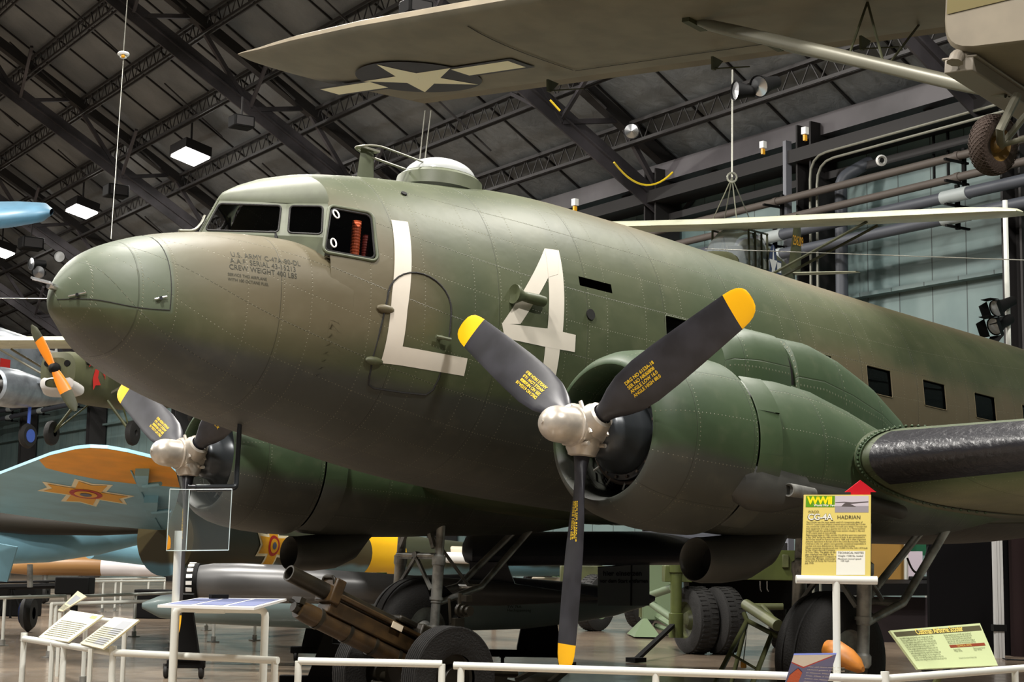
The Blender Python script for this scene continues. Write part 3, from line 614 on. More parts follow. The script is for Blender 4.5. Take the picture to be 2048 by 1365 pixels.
def propeller(yc, phi, lab):
    hub = MB(); hub.lathe((0, yc, 0), (-1, 0, 0), [(-.13, .10), (-.12, .135), (.0, .15), (.11, .15), (.125, .145), (.13, .135)], 36); hub = hub.build('propeller_hub', 'hub_silver', plane, label=lab)
    MB().lathe((0, yc, 0), (-1, 0, 0), [(.12, .150), (.128, .153), (.136, .150), (.138, .137), (.27, .135)] + [(.27 + .152 * math.sin(t), .135 * math.cos(t)) for t in np.linspace(.1, PI / 2 - .08, 10)] + [(.424, .012), (.43, .012), (.43, 0)], 40).build('dome', 'hub_silver', hub)
    G = MB()
    for k in range(3):
        ph = phi + k * 2 * PI / 3; rad = np.array([0, math.sin(ph), -math.cos(ph)]); tan = np.array([0, -math.cos(ph), -math.sin(ph)]); o = np.array([0, yc, 0])
        G.lathe(o + rad * .05, rad, [(0, .13), (.10, .125), (.135, .108), (.15, .105), (.155, .09), (.16, .08)], 24)
        for sx in (-1, 1):
            for q in (-1, 1): G.tube([o + rad * (.12) + tan * .10 * q + np.array([.085 * sx, 0, 0]) - tan * .02, o + rad * .12 + tan * .10 * q + np.array([.085 * sx, 0, 0]) + tan * .05], .016, 8)
    for k in range(10): t = k * 2 * PI / 10; G.tube([(.02, yc + .13 * math.cos(t), .13 * math.sin(t)), (.10, yc + .13 * math.cos(t), .13 * math.sin(t))], .013, 6)
    G.build('hub_clamps', 'hub_silver', hub)
    for k in range(3):
        ph = phi + k * 2 * PI / 3; rows, rad, tan = blade_rows(ph, yc); G = MB(); G.grid(rows, cv=True); n = len(rows); G.mi = [1 if f[0] // 20 >= 9 else 0 for f in G.f]
        # tip paint begins just beyond 1.58 m
        bl = G.build('propeller_blade', ['prop_black', 'prop_yellow'], plane, smooth=60)
        T = MB()
        for i, tx in enumerate(('DRG NO 6153A-18', 'SER NO NK60808', 'ANGLE LOW 16.0', 'ANGLE HIGH 88.0')):
            def fn(u, v, i=i, ph=ph):
                rr = .58 + v * -1 - 0 if False else .60 + .028 * 0
                c0, rd, ld, nn = blade_frame(ph, yc, .66, 26.5)
                lat = .10 - .034 * i + v if False else 0
                p = c0 + rd * (-.12 + u) * 1.0 + ld * -1 * (-.055 + .036 * i - v)
                q = (p - c0) @ ld; rr2 = .66 + (-.12 + u); tk = float(np.interp(rr2, [.38, .5, .68, .9, 1.15], [.075, .055, .042, .034, .026])); hc = float(np.interp(rr2, [.38, .5, .68, .9, 1.15], [.125, .157, .175, .172, .162]))
                tw = float(np.interp(rr2, [.38, .5, .68, .9, 1.15], [36, 31, 26, 22, 19])); c1, rd, ld1, nn1 = blade_frame(ph, yc, rr2, tw)
                sth = math.sqrt(max(0, 1 - (q / hc) ** 2)) ** 1.3
                return c1 + ld1 * q + nn1 * (tk * .5 * sth + .0022)
            T.text(tx, fn, .036, bold=.001)
        T.build('stencil', 'stencil_yellow', bl, smooth=0)
    return hub
propeller(-2.82, .0394, 'silver hub of the near propeller'); propeller(2.82, -.0465, 'silver hub of the far propeller')
def rsec(xc, yc, zt, zb, hw, n=40, p=2.0):
    zm, h = (zt + zb) / 2, (zt - zb) / 2
    return [np.array([xc, yc + hw * math.copysign(abs(math.cos(t)) ** (2 / p), math.cos(t)), zm + h * math.copysign(abs(math.sin(t)) ** (2 / p), math.sin(t))]) for t in np.linspace(0, 2 * PI, n, endpoint=False)]
def engine_side(yc):
    sg = -1 if yc < 0 else 1
    # cowl: lip rolled inwards
    prof = [(.62, .47), (.40, .475), (.27, .485), (.215, .50), (.195, .515), (.195, .535), (.215, .56), (.27, .60), (.36, .638), (.50, .668), (.70, .69), (.95, .70), (1.17, .695), (1.175, .68), (1.17, .66)]
    G = MB(); G.lathe((0, yc, 0), (1, 0, 0), prof, 64, uv=True); cowl = G.build('cowling', 'cowl_paint', plane)
    for k in range(11):
        a0 = math.radians(-62 + k * 28 + 0); a1 = a0 + math.radians(28)
        if 62 < math.degrees((a0 + a1) / 2) < 118: continue
        MB().grid([[np.array([x, yc - sg * -1 * r * math.cos(t) * 1, r * math.sin(t)]) for t in np.linspace(a0, a1, 8)] for x, r in ((1.19, .695), (1.20, .70), (1.45, .70 + .012 * (k % 2)), (1.46, .69), (1.44, .68))]).build('cowl_flap', 'cowl_paint', cowl)
    # engine
    mat('cyl_grey', (110, 100, 92), .4, .5)
    G = MB(); G.lathe((0, yc, 0), (1, 0, 0), [(.10, .10), (.12, .17), (.16, .20), (.26, .22), (.34, .27), (.38, .30), (.42, .30), (.43, .34), (.47, .34), (.48, .30), (.8, .3)], 36); eng = G.build('engine_case', 'nosecase', plane)
    G = MB()
    for k in range(18): t = k * 2 * PI / 18; G.tube([(.41, yc + .32 * math.cos(t), .32 * math.sin(t)), (.50, yc + .32 * math.cos(t), .32 * math.sin(t))], .012, 6)
    G.tube([(.47, yc + .36 * math.cos(t), .36 * math.sin(t)) for t in np.linspace(0, 2 * PI, 40, endpoint=False)], .018, 8, closed=True); G.build('ignition_ring', 'cyl_grey', eng)
    for k in range(14): t = (k + .5) * 2 * PI / 14; MB().tube([(.46, yc + .355 * math.cos(t), .355 * math.sin(t)), (.44, yc + .41 * math.cos(t), .41 * math.sin(t)), (.52, yc + .455 * math.cos(t + .12), .455 * math.sin(t + .12))], .008, 5).build('ignition_lead', 'gear_grey', eng)
    for k in range(14):
        t = k * 2 * PI / 14; d = np.array([0, math.cos(t), math.sin(t)]); o = np.array([.62 if k % 2 == 0 else .90, yc, 0]); G = MB()
        pr = [(.22, .075)]
        for j in range(11): q = .24 + j * .02; pr += [(q, .088), (q + .009, .088), (q + .01, .072), (q + .019, .072)]
        pr += [(.465, .07), (.468, .0)]; G.lathe(o, d, pr, 16)
        for q in (-1, 1): G.tube([o + np.array([-.16, 0, 0]) + d * .28 + q * .05 * np.cross(d, (1, 0, 0)), o + np.array([-.05, 0, 0]) + d * .455 + q * .075 * np.cross(d, (1, 0, 0))], .012, 6)
        G.build('engine_cylinder', 'engine_black', eng, smooth=0 if False else 30)
    MB().lathe((1.15, yc, 0), (1, 0, 0), [(0, .66), (0, 0)], 32).build('firewall', 'dark_interior', plane)
    MB().tube(bent([(.42, yc - .12, -.40), (.36, yc - .20, -.42), (.40, yc - .30, -.38), (.42, yc - .37, -.30)], .1), .006, 6).build('primer_line', 'chrome', eng)
    # nacelle body behind the flaps, blending into the wing
    st = [(1.30, .62, -.62, .60), (1.44, .665, -.66, .645), (1.75, .68, -.66, .655), (2.2, .66, -.64, .655), (2.7, .56, -.60, .64), (3.2, .44, -.55, .60), (3.8, .32, -.50, .50), (4.6, .22, -.42, .34), (5.6, .12, -.20, .1)]
    G = MB(); rows, U = [], []
    for x, zt, zb, hw in st:
        s_ = rsec(x, yc, zt, zb, hw); rows.append(s_ + [s_[0]]); U.append([(x, i * .11) for i in range(len(s_) + 1)])
    G.grid(np.array(rows), uv=U, flip=True); nac = G.build('nacelle', 'cowl_paint', plane)
    # dorsal air scoop in two lengths
    def hump(st, name, mm):
        rows, U = [], []
        for x, zt, hw, zb in st:
            r = [np.array([x, yc + hw * math.copysign(abs(math.cos(t)) ** .8, math.cos(t)), zb + (zt - zb) * math.sin(t) ** .8]) for t in np.linspace(0, PI, 17)]; rows.append(r); U.append([(x, 3 + i * .06) for i in range(17)])
        G = MB(); G.grid(rows, uv=U, flip=True); o = len(G.v); G.f.append(tuple(range(17))); G.f.append(tuple(range(o - 17, o))[::-1]); G.mi += [0, 0]; G.build(name, mm, nac)
    hump([(1.22, .90, .30, .5), (1.3, .965, .33, .5), (1.6, 1.03, .345, .5), (1.96, 1.03, .35, .5), (1.98, 1.0, .34, .5)], 'air_scoop', 'cowl_paint')
    hump([(2.06, .98, .33, .4), (2.08, 1.02, .35, .4), (2.4, 1.025, .37, .4), (2.8, .95, .36, .35), (3.3, .80, .30, .3), (3.8, .58, .2, .2), (4.1, .42, .08, .2)], 'scoop_fairing', 'cowl_paint')
    hump([(1.95, .95, .30, .5), (2.1, .95, .30, .5)], 'scoop_gap', 'black_steel')
    # oil cooler under the nacelle
    G = MB(); rows = []
    for x, zt, zb, hw in ((1.60, -.78, -.98, .10), (1.36, -.73, -1.02, .14), (1.29, -.71, -1.035, .155), (1.28, -.705, -1.04, .165), (1.29, -.70, -1.05, .172), (1.36, -.695, -1.055, .18), (1.6, -.66, -1.04, .20), (1.85, -.60, -1.0, .22), (2.05, -.55, -.9, .22), (2.2, -.5, -.7, .18), (2.35, -.45, -.6, .1)): rows.append(rsec(x, yc, zt, zb, hw, 28))
    G.grid(rows, cv=True, flip=True); G.build('oil_cooler', mat('belly_grey', (64, 64, 60), .5, noise=.12, nscale=3), nac)
    MB().lathe((1.5, yc, -.875), (1, 0, 0), [(0, .13), (0, 0)], 20).build('oil_cooler_core', 'dark_interior', nac)
    # exhaust shroud on the outboard side
    G = MB(); y2 = yc - .56 if sg < 0 else yc + .56
    G.grid([rsec(x, y2, zt, zb, hw, 24) for x, zt, zb, hw in ((1.02, -.25, -.40, .02), (1.08, -.17, -.45, .10), (1.25, -.14, -.50, .14), (1.5, -.14, -.5, .13), (1.84, -.16, -.42, .11), (1.86, -.19, -.39, .09), (1.9, -.20, -.38, .09), (2.5, -.22, -.36, .08), (3.2, -.28, -.40, .07))], cv=True, flip=True); G.build('exhaust_shroud', 'belly_grey', nac)
    G = MB(); y3 = y2 + sg * .10; G.lathe((1.52, y3 + sg * .05, -.32), (1, 0, 0), [(.05, .0), (.05, .042), (0, .045), (0, .052), (.07, .052), (.30, .045), (.33, .0)], 16); G.build('exhaust_pipe', 'gear_grey', nac)
    # landing gear
    yl = [yc - .34, yc + .34]; xg = 3.02; wz = -.57 * 0; axz = w2a(a2w((xg, yc, 0)) * np.array([1, 1, 0]) + np.array([0, 0, .575]))[2]
    ax = np.array([xg + .02, yc, axz])
    wh = MB(); tp = [(-.20, .26), (-.215, .33), (-.22, .42), (-.20, .50), (-.15, .553), (-.09, .572), (-.075, .572), (-.07, .562), (-.055, .562), (-.05, .575), (.05, .575), (.055, .562), (.07, .562), (.075, .572), (.09, .572), (.15, .553), (.20, .50), (.22, .42), (.215, .33), (.20, .26)]
    gear = thing('landing_gear', None, None, tuple(ax)); gear.parent = plane
    def gb(G, nm, mm, **k): 
        G.v = [tuple(np.array(p) - ax) for p in G.v]; return G.build(nm, mm, gear, **k)
    wh.lathe(ax, (0, 1, 0), tp, 56); gb(wh, 'tire', 'black_rubber')
    G = MB(); G.lathe(ax, (0, 1, 0), [(-.20, .27), (-.15, .25), (-.13, .12), (-.2, .08), (-.2, 0)], 32); G.lathe(ax, (0, 1, 0), [(.20, .27), (.15, .25), (.13, .12), (.2, .08), (.2, 0)], 32); gb(G, 'wheel_hub', 'gear_grey')
    zj = -1.05
    for y in yl:
        G = MB(); G.lathe((xg, y, axz - .05), (-.0, 0, 1), [(0, .05), (.03, .07), (.10, .07), (.12, .052), (.35, .052), (.36, .062), (.80 - .05, .062), (.78, .075), (.86, .075), (.88, .05), (1.25, .048), (1.27, .055), (1.9, .055)], 20); G.lathe((xg, y + .1 * (1 if y < yc else -1), axz), (0, 1 if y < yc else -1, 0), [(-.12, .06), (.05, .06)], 16)
        for z in (axz + .34, axz + .72): G.lathe((xg, y, z), (0, 0, 1), [(0, .05), (0, .075), (.03, .075), (.03, .05)], 16)
        gb(G, 'shock_strut', 'gear_grey')
    G = MB(); zt_ = axz + 1.42; zm_ = axz + .86
    for q in (-1, 1):
        G.bar((xg - .05, yc + q * .30, zm_ + .04), (xg - .05, yc + q * .03, zt_), .05, .04, up=(1, 0, 0)); G.bar((xg - .05, yc + q * .32, axz + .80), (xg - .05, yc + q * .06, axz + .80), .03, .05); G.bar((xg - .05, yc, axz + .80), (xg - .05, yc + q * .30, axz + .45), .035, .035)
    G.tube([(xg - .05, yc - .34, axz + .82), (xg - .05, yc + .34, axz + .82)], .028, 10); G.lathe((xg - .08, yc, axz + .82), (1, 0, 0), [(0, 0), (0, .04), (.06, .04), (.06, 0)], 12); gb(G, 'truss_brace', 'gear_grey')
    G = MB()
    for q in (-1, 1): G.tube([(xg + .05, yc + q * .28, axz + .30), (xg + .75, yc + q * .20, axz + .52), (xg + 1.6, yc + q * .12, axz + 1.30)], .038, 10)
    G.tube([(xg + .75, yc - .22, axz + .52), (xg + .75, yc + .22, axz + .52)], .03, 8); G.tube([(xg + .75, yc, axz + .52), (xg + .1, yc, axz + 1.1)], .02, 8); gb(G, 'drag_strut', 'gear_grey')
engine_side(-2.82); engine_side(2.82)

# ------------------------------------------------------------------ wing
def foil(xl, y, zc, ch, tk, inc=.035, n=26):
    pts = []
    for i in range(n * 2):
        if i < n: t = 1 - i / n; sgn = 1
        else: t = (i - n) / n; sgn = -1
        xx = t ** 1.8 if True else t
        yt = 5 * tk * (.2969 * math.sqrt(xx) - .126 * xx - .3516 * xx ** 2 + .2843 * xx ** 3 - .1036 * xx ** 4); cam_ = .02 * 4 * xx * (1 - xx)
        z = cam_ * ch + sgn * yt * ch * (1.06 if sgn > 0 else .92); pts.append(np.array([xl + xx * ch, y, zc + z - (xx - .0) * ch * inc]))
    return pts
def wing_loft(sts, name, m, n=26):
    G = MB(); rows = [foil(*q, n=n) for q in sts]; U = [[(abs(p[1]), p[0]) for p in r] for r in rows]; G.grid(rows, cv=False, uv=U); return G.build(name, m, plane, smooth=50)
wing_loft([(2.42, 3.50, .02, 4.33, .15), (2.42, 1.2, .02, 4.33, .15), (2.42, 0, .02, 4.33, .15), (2.42, -1.2, .02, 4.33, .15), (2.42, -3.50, .02, 4.33, .15)], 'wing_center_section', 'wing_paint')
for sg in (-1, 1):
    sts = [(2.40 + .277 * d, sg * (3.50 + d), .02 + .087 * d, 4.33 - .285 * d, .15 - .004 * d) for d in (0, .25, 1, 2, 4, 6, 8, 9.5)] + [(5.35, sg * 13.9, .02 + .087 * 10.2, 1.0, .1), (5.75, sg * 14.2, .92, .35, .08)]
    wing_loft(sts if sg < 0 else sts[::-1], 'outer_wing', 'wing_paint')
    # rubber boot on the leading edge, drawn over the first part of the section
    G = MB(); rows = []
    for d in list(np.linspace(.11, 9.4, 24)):
        f = foil(2.40 + .277 * d - .006, sg * (3.50 + d), .02 + .087 * d, 4.33 - .285 * d, .15 - .004 * d + .003, n=40); r = [p for p in f if p[0] - (2.40 + .277 * d) < .24]; rows.append(f[40 - 9:40 + 10])
    G.grid(rows if sg < 0 else rows[::-1]); G.build('deicer_boot', 'boot_rubber', plane, smooth=60)
    # bolted joint strip
    G = MB(); f = foil(2.40 - .012, sg * 3.50, .02, 4.35, .155, n=40); f2 = foil(2.40 - .012, sg * 3.55, .022, 4.34, .155, n=40); G.grid([f, f2] if sg < 0 else [f2, f])
    for p in f[12:66:1]: G.sphere(p + np.array([-.01, sg * .03, 0]), .014, 6, 4)
    G.build('joint_strip', 'cowl_paint', plane)
# tail surfaces (behind the frame of the photograph, seen from the side)
G = MB(); G.grid([[np.array([x0 + (x1 - x0) * k, .1 * math.sin(PI * k) * (1 - h / 3.4) * sd, 1.9 + h]) for k in np.linspace(0, 1, 8)] for h, x0, x1 in ((0, 13.0, 16.4), (1, 13.9, 16.3), (2, 14.8, 16.2), (2.6, 15.4, 16.0)) for sd in (1,)])
G.grid([[np.array([x0 + (x1 - x0) * k, -.1 * math.sin(PI * k) * (1 - h / 3.4), 1.9 + h]) for k in np.linspace(0, 1, 8)] for h, x0, x1 in ((0, 13.0, 16.4), (1, 13.9, 16.3), (2, 14.8, 16.2), (2.6, 15.4, 16.0))], flip=True); G.build('tail_fin', 'wing_paint', plane)
G = MB()
for sd in (-1, 1): G.grid([foil(14.0 + .25 * d, sd * d, 1.75, 2.2 - .3 * d, .1) for d in (0, 1, 2.5, 3.8, 4.0)], flip=sd > 0)
G.build('tailplane', 'wing_paint', plane)
G = MB(); G.tube([(14.6, 0, 1.5), (14.8, 0, .2), (14.9, 0, -1.0)], .06, 8); G.lathe((14.9, -.08, -1.25), (0, 1, 0), [(0, .1), (0, .24), (.05, .28), (.11, .28), (.16, .24), (.16, .1)], 24); G.build('tail_wheel', 'black_rubber', plane)

# ================================================================== things hung under the roof
mat('fabric_taupe', (128, 118, 100), .6, noise=.10, nscale=1.5); mat('fabric_olive', (84, 86, 58), .6, noise=.12, nscale=2); mat('insignia_blue', (52, 50, 58), .6); mat('insignia_white', (255, 244, 208), .6)
mat('pale_wing', (206, 208, 182), .45, noise=.06, nscale=3); mat('olive_dark', (70, 72, 50), .6, noise=.15, nscale=2); mat('strut_grey', (116, 114, 100), .4, .2); mat('skid_grey', (132, 124, 112), .5)
mat('patch_olive', (96, 84, 30), .6); mat('wheel_ochre', (120, 92, 44), .5); mat('silver_skin', (168, 176, 184), .35, .55, noise=.2, nscale=2); mat('orange_prop', (240, 140, 30), .35); mat('nose_white', (196, 194, 190), .5)
mat('sky_blue', (140, 192, 212), .5, noise=.10, nscale=1.2); mat('tip_yellow', (250, 168, 20), .5, noise=.08, nscale=2); mat('brown_green', (84, 72, 44), .55, rgb2=(62, 66, 44), nscale=.8); mat('cross_red', (190, 36, 30), .5); mat('cross_yellow', (250, 180, 20), .5); mat('cross_blue', (90, 96, 120), .5)
mat('band_yellow', (255, 196, 20), .45)
def frame_mat(loc, x, y, z):
    return Matrix(((x[0], y[0], z[0], loc[0]), (x[1], y[1], z[1], loc[1]), (x[2], y[2], z[2], loc[2]), (0, 0, 0, 1)))
def framed_thing(name, label, cat, loc, x, y, group=None):
    x = np.array(x, float); x /= np.linalg.norm(x); y = np.array(y, float); y -= x * (x @ y); y /= np.linalg.norm(y); z = np.cross(x, y)
    m = frame_mat(loc, x, y, z); return thing(name, label, cat, loc, m.to_euler(), group), (np.array(loc), x, y, z)
def loc_of(fr, P): d = np.array(P) - fr[0]; return np.array([d @ fr[1], d @ fr[2], d @ fr[3]])
def star_poly(r, r2=.382, rot=PI / 2): return [(rr * math.cos(rot + i * PI / 5), rr * math.sin(rot + i * PI / 5)) for i, rr in enumerate([r, r * r2] * 5)]
def star_bar(G_blue, G_white, fn, r, bar=True):
    """star-and-bar marking; fn(u, v, lift) maps to the skin"""
    n = 36; G_blue.add([fn(r * math.cos(t), r * math.sin(t), .004) for t in np.linspace(0, 2 * PI, n, endpoint=False)], [tuple(range(n))])
    sp = star_poly(r * .985); G_white.add([fn(0, 0, .010)] + [fn(u, v, .010) for u, v in sp], [(0, i + 1, (i + 1) % 10 + 1) for i in range(10)])
    if bar:
        for q in (-1, 1):
            for G, x0, x1, y0, y1, l in ((G_blue, .80, 2.12, -.30, .34, .005), (G_white, .93, 2.0, -.21, .25, .0075)):
                G.add([fn(q * a * r, b_ * r, l) for a, b_ in ((x0, y0), (x1, y0), (x1, y1), (x0, y1))], [(0, 1, 2, 3)])
# ---- large assault glider overhead
root = dep(1890, 85, 23.5); gx = np.array([.98, .17, -.02]); gy = np.array([-.17, .98, .06])
gl, GF = framed_thing('assault_glider', 'huge taupe glider hung overhead with star marking under its long wing', 'glider', root, gx, gy)
def gfoil(y, xl, ch, tk, n=16):
    r = []
    for i in range(2 * n):
        t = 1 - i / n if i < n else (i - n) / n; sg = 1 if i < n else -1; xx = t ** 1.6
        yt = 5 * tk * (.2969 * math.sqrt(xx) - .126 * xx - .3516 * xx ** 2 + .2843 * xx ** 3 - .1015 * xx ** 4)
        r.append(np.array([xl + xx * ch, y, .15 + (yt * ch * 1.3 if sg > 0 else -yt * ch * .7) + .0]))
    return r
sts = [(-1.9, -3.95, 3.97, .13), (0, -3.95, 3.97, .13), (4, -3.97, 3.99, .12), (8.0, -4.02, 4.04, .11), (9.6, -3.92, 3.94, .10), (10.15, -3.85, 3.88, .09), (10.5, -3.80, 2.92, .085), (10.9, -3.78, 1.95, .07), (11.05, -3.76, 1.3, .06), (11.12, -3.5, .6, .05)]
G = MB(); G.grid([gfoil(*q) for q in sts]); w1 = G.build('wing', 'fabric_taupe', gl, smooth=50)
G = MB(); G.grid([gfoil(-1.8 - y, xl, ch, tk) for y, xl, ch, tk in sts[1:]], flip=True); G.build('wing', 'fabric_taupe', gl, smooth=50)
def wing_z(x, y): xx = min(max((x + 3.95) / 3.97, 0.001), 1); tk = .12; return .15 - .7 * 3.97 * 5 * tk * (.2969 * math.sqrt(xx) - .126 * xx - .3516 * xx ** 2 + .2843 * xx ** 3 - .1015 * xx ** 4)
GB, GW = MB(), MB()
def gfn(u, v, l): x, y = -1.72 + v, 8.72 - u; return (x, y, wing_z(x, y) - .012 - l)
def sub(G, fn, a, b, c_, d_, l, n=6):
    G.grid([[fn(*( (np.array(a) * (1 - s) + np.array(b) * s) * (1 - t) + (np.array(d_) * (1 - s) + np.array(c_) * s) * t), l) for s in np.linspace(0, 1, n)] for t in np.linspace(0, 1, n)])
R = 1.08
GB.add([gfn(0, 0, .004)], []); rings = [[gfn(r * math.cos(t), r * math.sin(t), .004) for t in np.linspace(0, 2 * PI, 48, endpoint=False)] for r in (.01, .4, .75, R)]; GB.grid(rings, cv=True)
sp = star_poly(R * .97, rot=-PI / 2)
for i in range(10):
    a, b_ = sp[i], sp[(i + 1) % 10]; GW.grid([[gfn(a[0] * k * (1 - s) + b_[0] * k * s, a[1] * k * (1 - s) + b_[1] * k * s, .010) for s in (0, .5, 1)] for k in np.linspace(.01, 1, 6)])
for q in (-1, 1):
    sub(GB, gfn, (q * .8 * R, -.30 * R), (q * 2.1 * R, -.30 * R), (q * 2.1 * R, .30 * R), (q * .8 * R, .30 * R), .0045); sub(GW, gfn, (q * .86 * R, -.22 * R), (q * 1.98 * R, -.22 * R), (q * 1.98 * R, .22 * R), (q * .86 * R, .22 * R), .0075)
GB.build('insignia_disc', 'insignia_blue', w1, smooth=0); GW.build('insignia_star', 'insignia_white', w1, smooth=0, label='cream star and bars')
G = MB()
for y in (6.05,): G.grid([[(x, y + dy, wing_z(x, y) - .016) for x in np.linspace(-3.6, -.9, 10)] for dy in (-.012, .012)])
G.grid([[(-.85 + dy, y, wing_z(-.85, y) - .016) for y in np.linspace(2.2, 6.05, 10)] for dy in (-.012, .012)]); G.build('aileron_gap', 'black', w1, smooth=0)
for y in (6.6, 3.4, 0.9): G = MB(); G.prism([(-.85, y, -.02), (-.55, y, -.02), (-.75, y, -.22), (-.82, y, -.22)], (0, .04, 0)); G.tube([(-.78, y + .01, -.2), (-.25, y - .3, -.06)], .012, 6); G.build('aileron_hinge', 'olive_dark', w1)
# fuselage and its running gear
G = MB(); rows = []
zf = -1.85
def gl_pt(x, y, D): return loc_of(GF, dep(x, y, D))
sk0 = gl_pt(1917, 130, 18.2); sk1 = sk0 + np.array([1.9, 0, 0])
zf = sk0[2] + .12; yf = sk0[1] + .17; xf = sk0[0] - .1
for x, dz, k in ((xf, .04, .97), (xf + .05, 0, 1), (xf + 2, 0, 1), (xf + 4, 0, 1), (xf + 5.5, .25, .85), (xf + 8, .75, .5), (xf + 11, 1.2, .15)):
    rows.append(rsec(x, yf - .95, .35, zf + dz, .95 * k, 32, 7))
G.grid(rows, cv=True, flip=True); G.f.append(tuple(range(32))); G.mi.append(0); f_ = G.build('fuselage', 'fabric_taupe', gl, smooth=40)
MB().add([(xf - .012, yf - .05, zf + .45), (xf - .012, yf - 1.8, zf + .62), (xf - .012, yf - 1.8, .3), (xf - .012, yf - .05, .3)], [(0, 1, 2, 3)]).build('nose_opening', 'patch_olive', f_, smooth=0, label='dull olive front opening of the cabin')
G = MB(); G.bar(sk0, sk1 + (sk1 - sk0) * .25, .34, .16); G.bar(sk0 + (0, 0, .09), sk1 + (0, 0, .09), .42, .03); G.tube(arc(sk0, (-1, 0, 0), (0, 0, 1), .10, 0, PI / 2, 5), .08, 8); G.build('skid', 'skid_grey', gl, bevel=.02)
wc = gl_pt(1987, 290, 18.6); wl = [wc, wc + (0, -2.2, 0)]
G = MB()
for c in (wl[0],):
    ax = np.array([.25, 1, .12]); ax /= np.linalg.norm(ax); pr = [(-.10, .19), (-.115, .25), (-.10, .31), (-.05, .345), (0, .352), (.05, .345), (.10, .31), (.115, .25), (.10, .19)]; G.lathe(c, ax, pr, 48)
tr = G.build('tire', mat('old_tire', (62, 48, 40), .8, bump=.6, bscale=40), gl)
G = MB(); bx, by, bz = basis(ax)
for k in range(36):
    for q in (-1, 1):
        t0 = k * 2 * PI / 36; pts = [wc + ax * s * .11 + (bx * math.cos(t0 + q * s * .35) + by * math.sin(t0 + q * s * .35)) * (.352 - .035 * s * s) for s in np.linspace(-1, 1, 7)]; G.tube(pts, .006, 4)
G.build('tread', 'old_tire', tr)
G = MB(); G.lathe(wc, ax, [(-.10, .19), (-.07, .17), (-.04, .10), (-.12, .06), (-.12, 0)], 28); G.lathe(wc, -ax, [(-.10, .19), (-.07, .17), (-.04, .10), (-.10, .06), (-.10, 0)], 28); G.build('wheel_hub', 'wheel_ochre', gl)
G = MB(); P = lambda x, y, D: gl_pt(x, y, D)
G.tube([wc - ax * .1, P(2000, 260, 18.2), P(2035, 190, 18.4)], .05, 8); G.tube([wc - ax * .12, P(2048, 235, 18.3), P(2085, 200, 18.4)], .04, 8); G.tube([wc - ax * .12, P(2048, 278, 18.3), P(2110, 240, 18.5)], .035, 8); G.build('axle_struts', 'strut_grey', gl)
def uw(x, y): q = loc_of(GF, onplane(x, y, root, GF[3])); q[2] = wing_z(q[0], q[1]); return q
s1, s2 = uw(1390, 42), uw(1550, 102); e1 = gl_pt(2012, 190, 18.9)
def fair(a, b, w, t): 
    G = MB(); x, y, d = basis(b - a, GF[3] * 0 + np.array([0, 0, 1])); rows = []
    for k, s in ((0, .35), (.06, .9), (.15, 1), (.85, 1), (.95, .8), (1, .4)): rows.append([a + (b - a) * k + s * (x * w * math.cos(t_) + y * t * math.sin(t_)) for t_ in np.linspace(0, 2 * PI, 16, endpoint=False)])
    return G.grid(rows, cv=True, flip=True)
fair(s1, e1, .07, .09).build('lift_strut', 'strut_grey', gl); fair(s2, e1 + np.array([.1, 0, .02]), .05, .06).build('lift_strut', 'strut_grey', gl)
MB().box(s1, (.5, .12, .14)).build('strut_fitting', 'olive_dark', gl); MB().box(s2, (.35, .10, .10)).build('strut_fitting', 'olive_dark', gl)
G = MB(); m1 = s1 + (e1 - s1) * .62; m2 = s2 + (e1 - s2) * .62
for a, b_ in (((1735, 3), m1 + (s1 - m1) * .12), ((1735, 3), m1 + (e1 - m1) * .10), ((1837, 62), m1 + (e1 - m1) * .12)): G.tube([uw(*a), b_], .018, 6)
G.build('jury_strut', 'olive_dark', gl)
for a, b_, n in (((850, 225), (838, 352), 1), ((862, 222), (846, 352), 2)):
    pass
def flip_y(t):
    for ch in [o for o in bpy.data.objects if o.parent and (o.parent == t or o.parent.parent == t)]:
        if ch.get('flipped'): continue
        co = np.empty(len(ch.data.vertices) * 3); ch.data.vertices.foreach_get('co', co); co[1::3] *= -1; ch.data.vertices.foreach_set('co', co); ch.data.flip_normals(); ch.data.update()
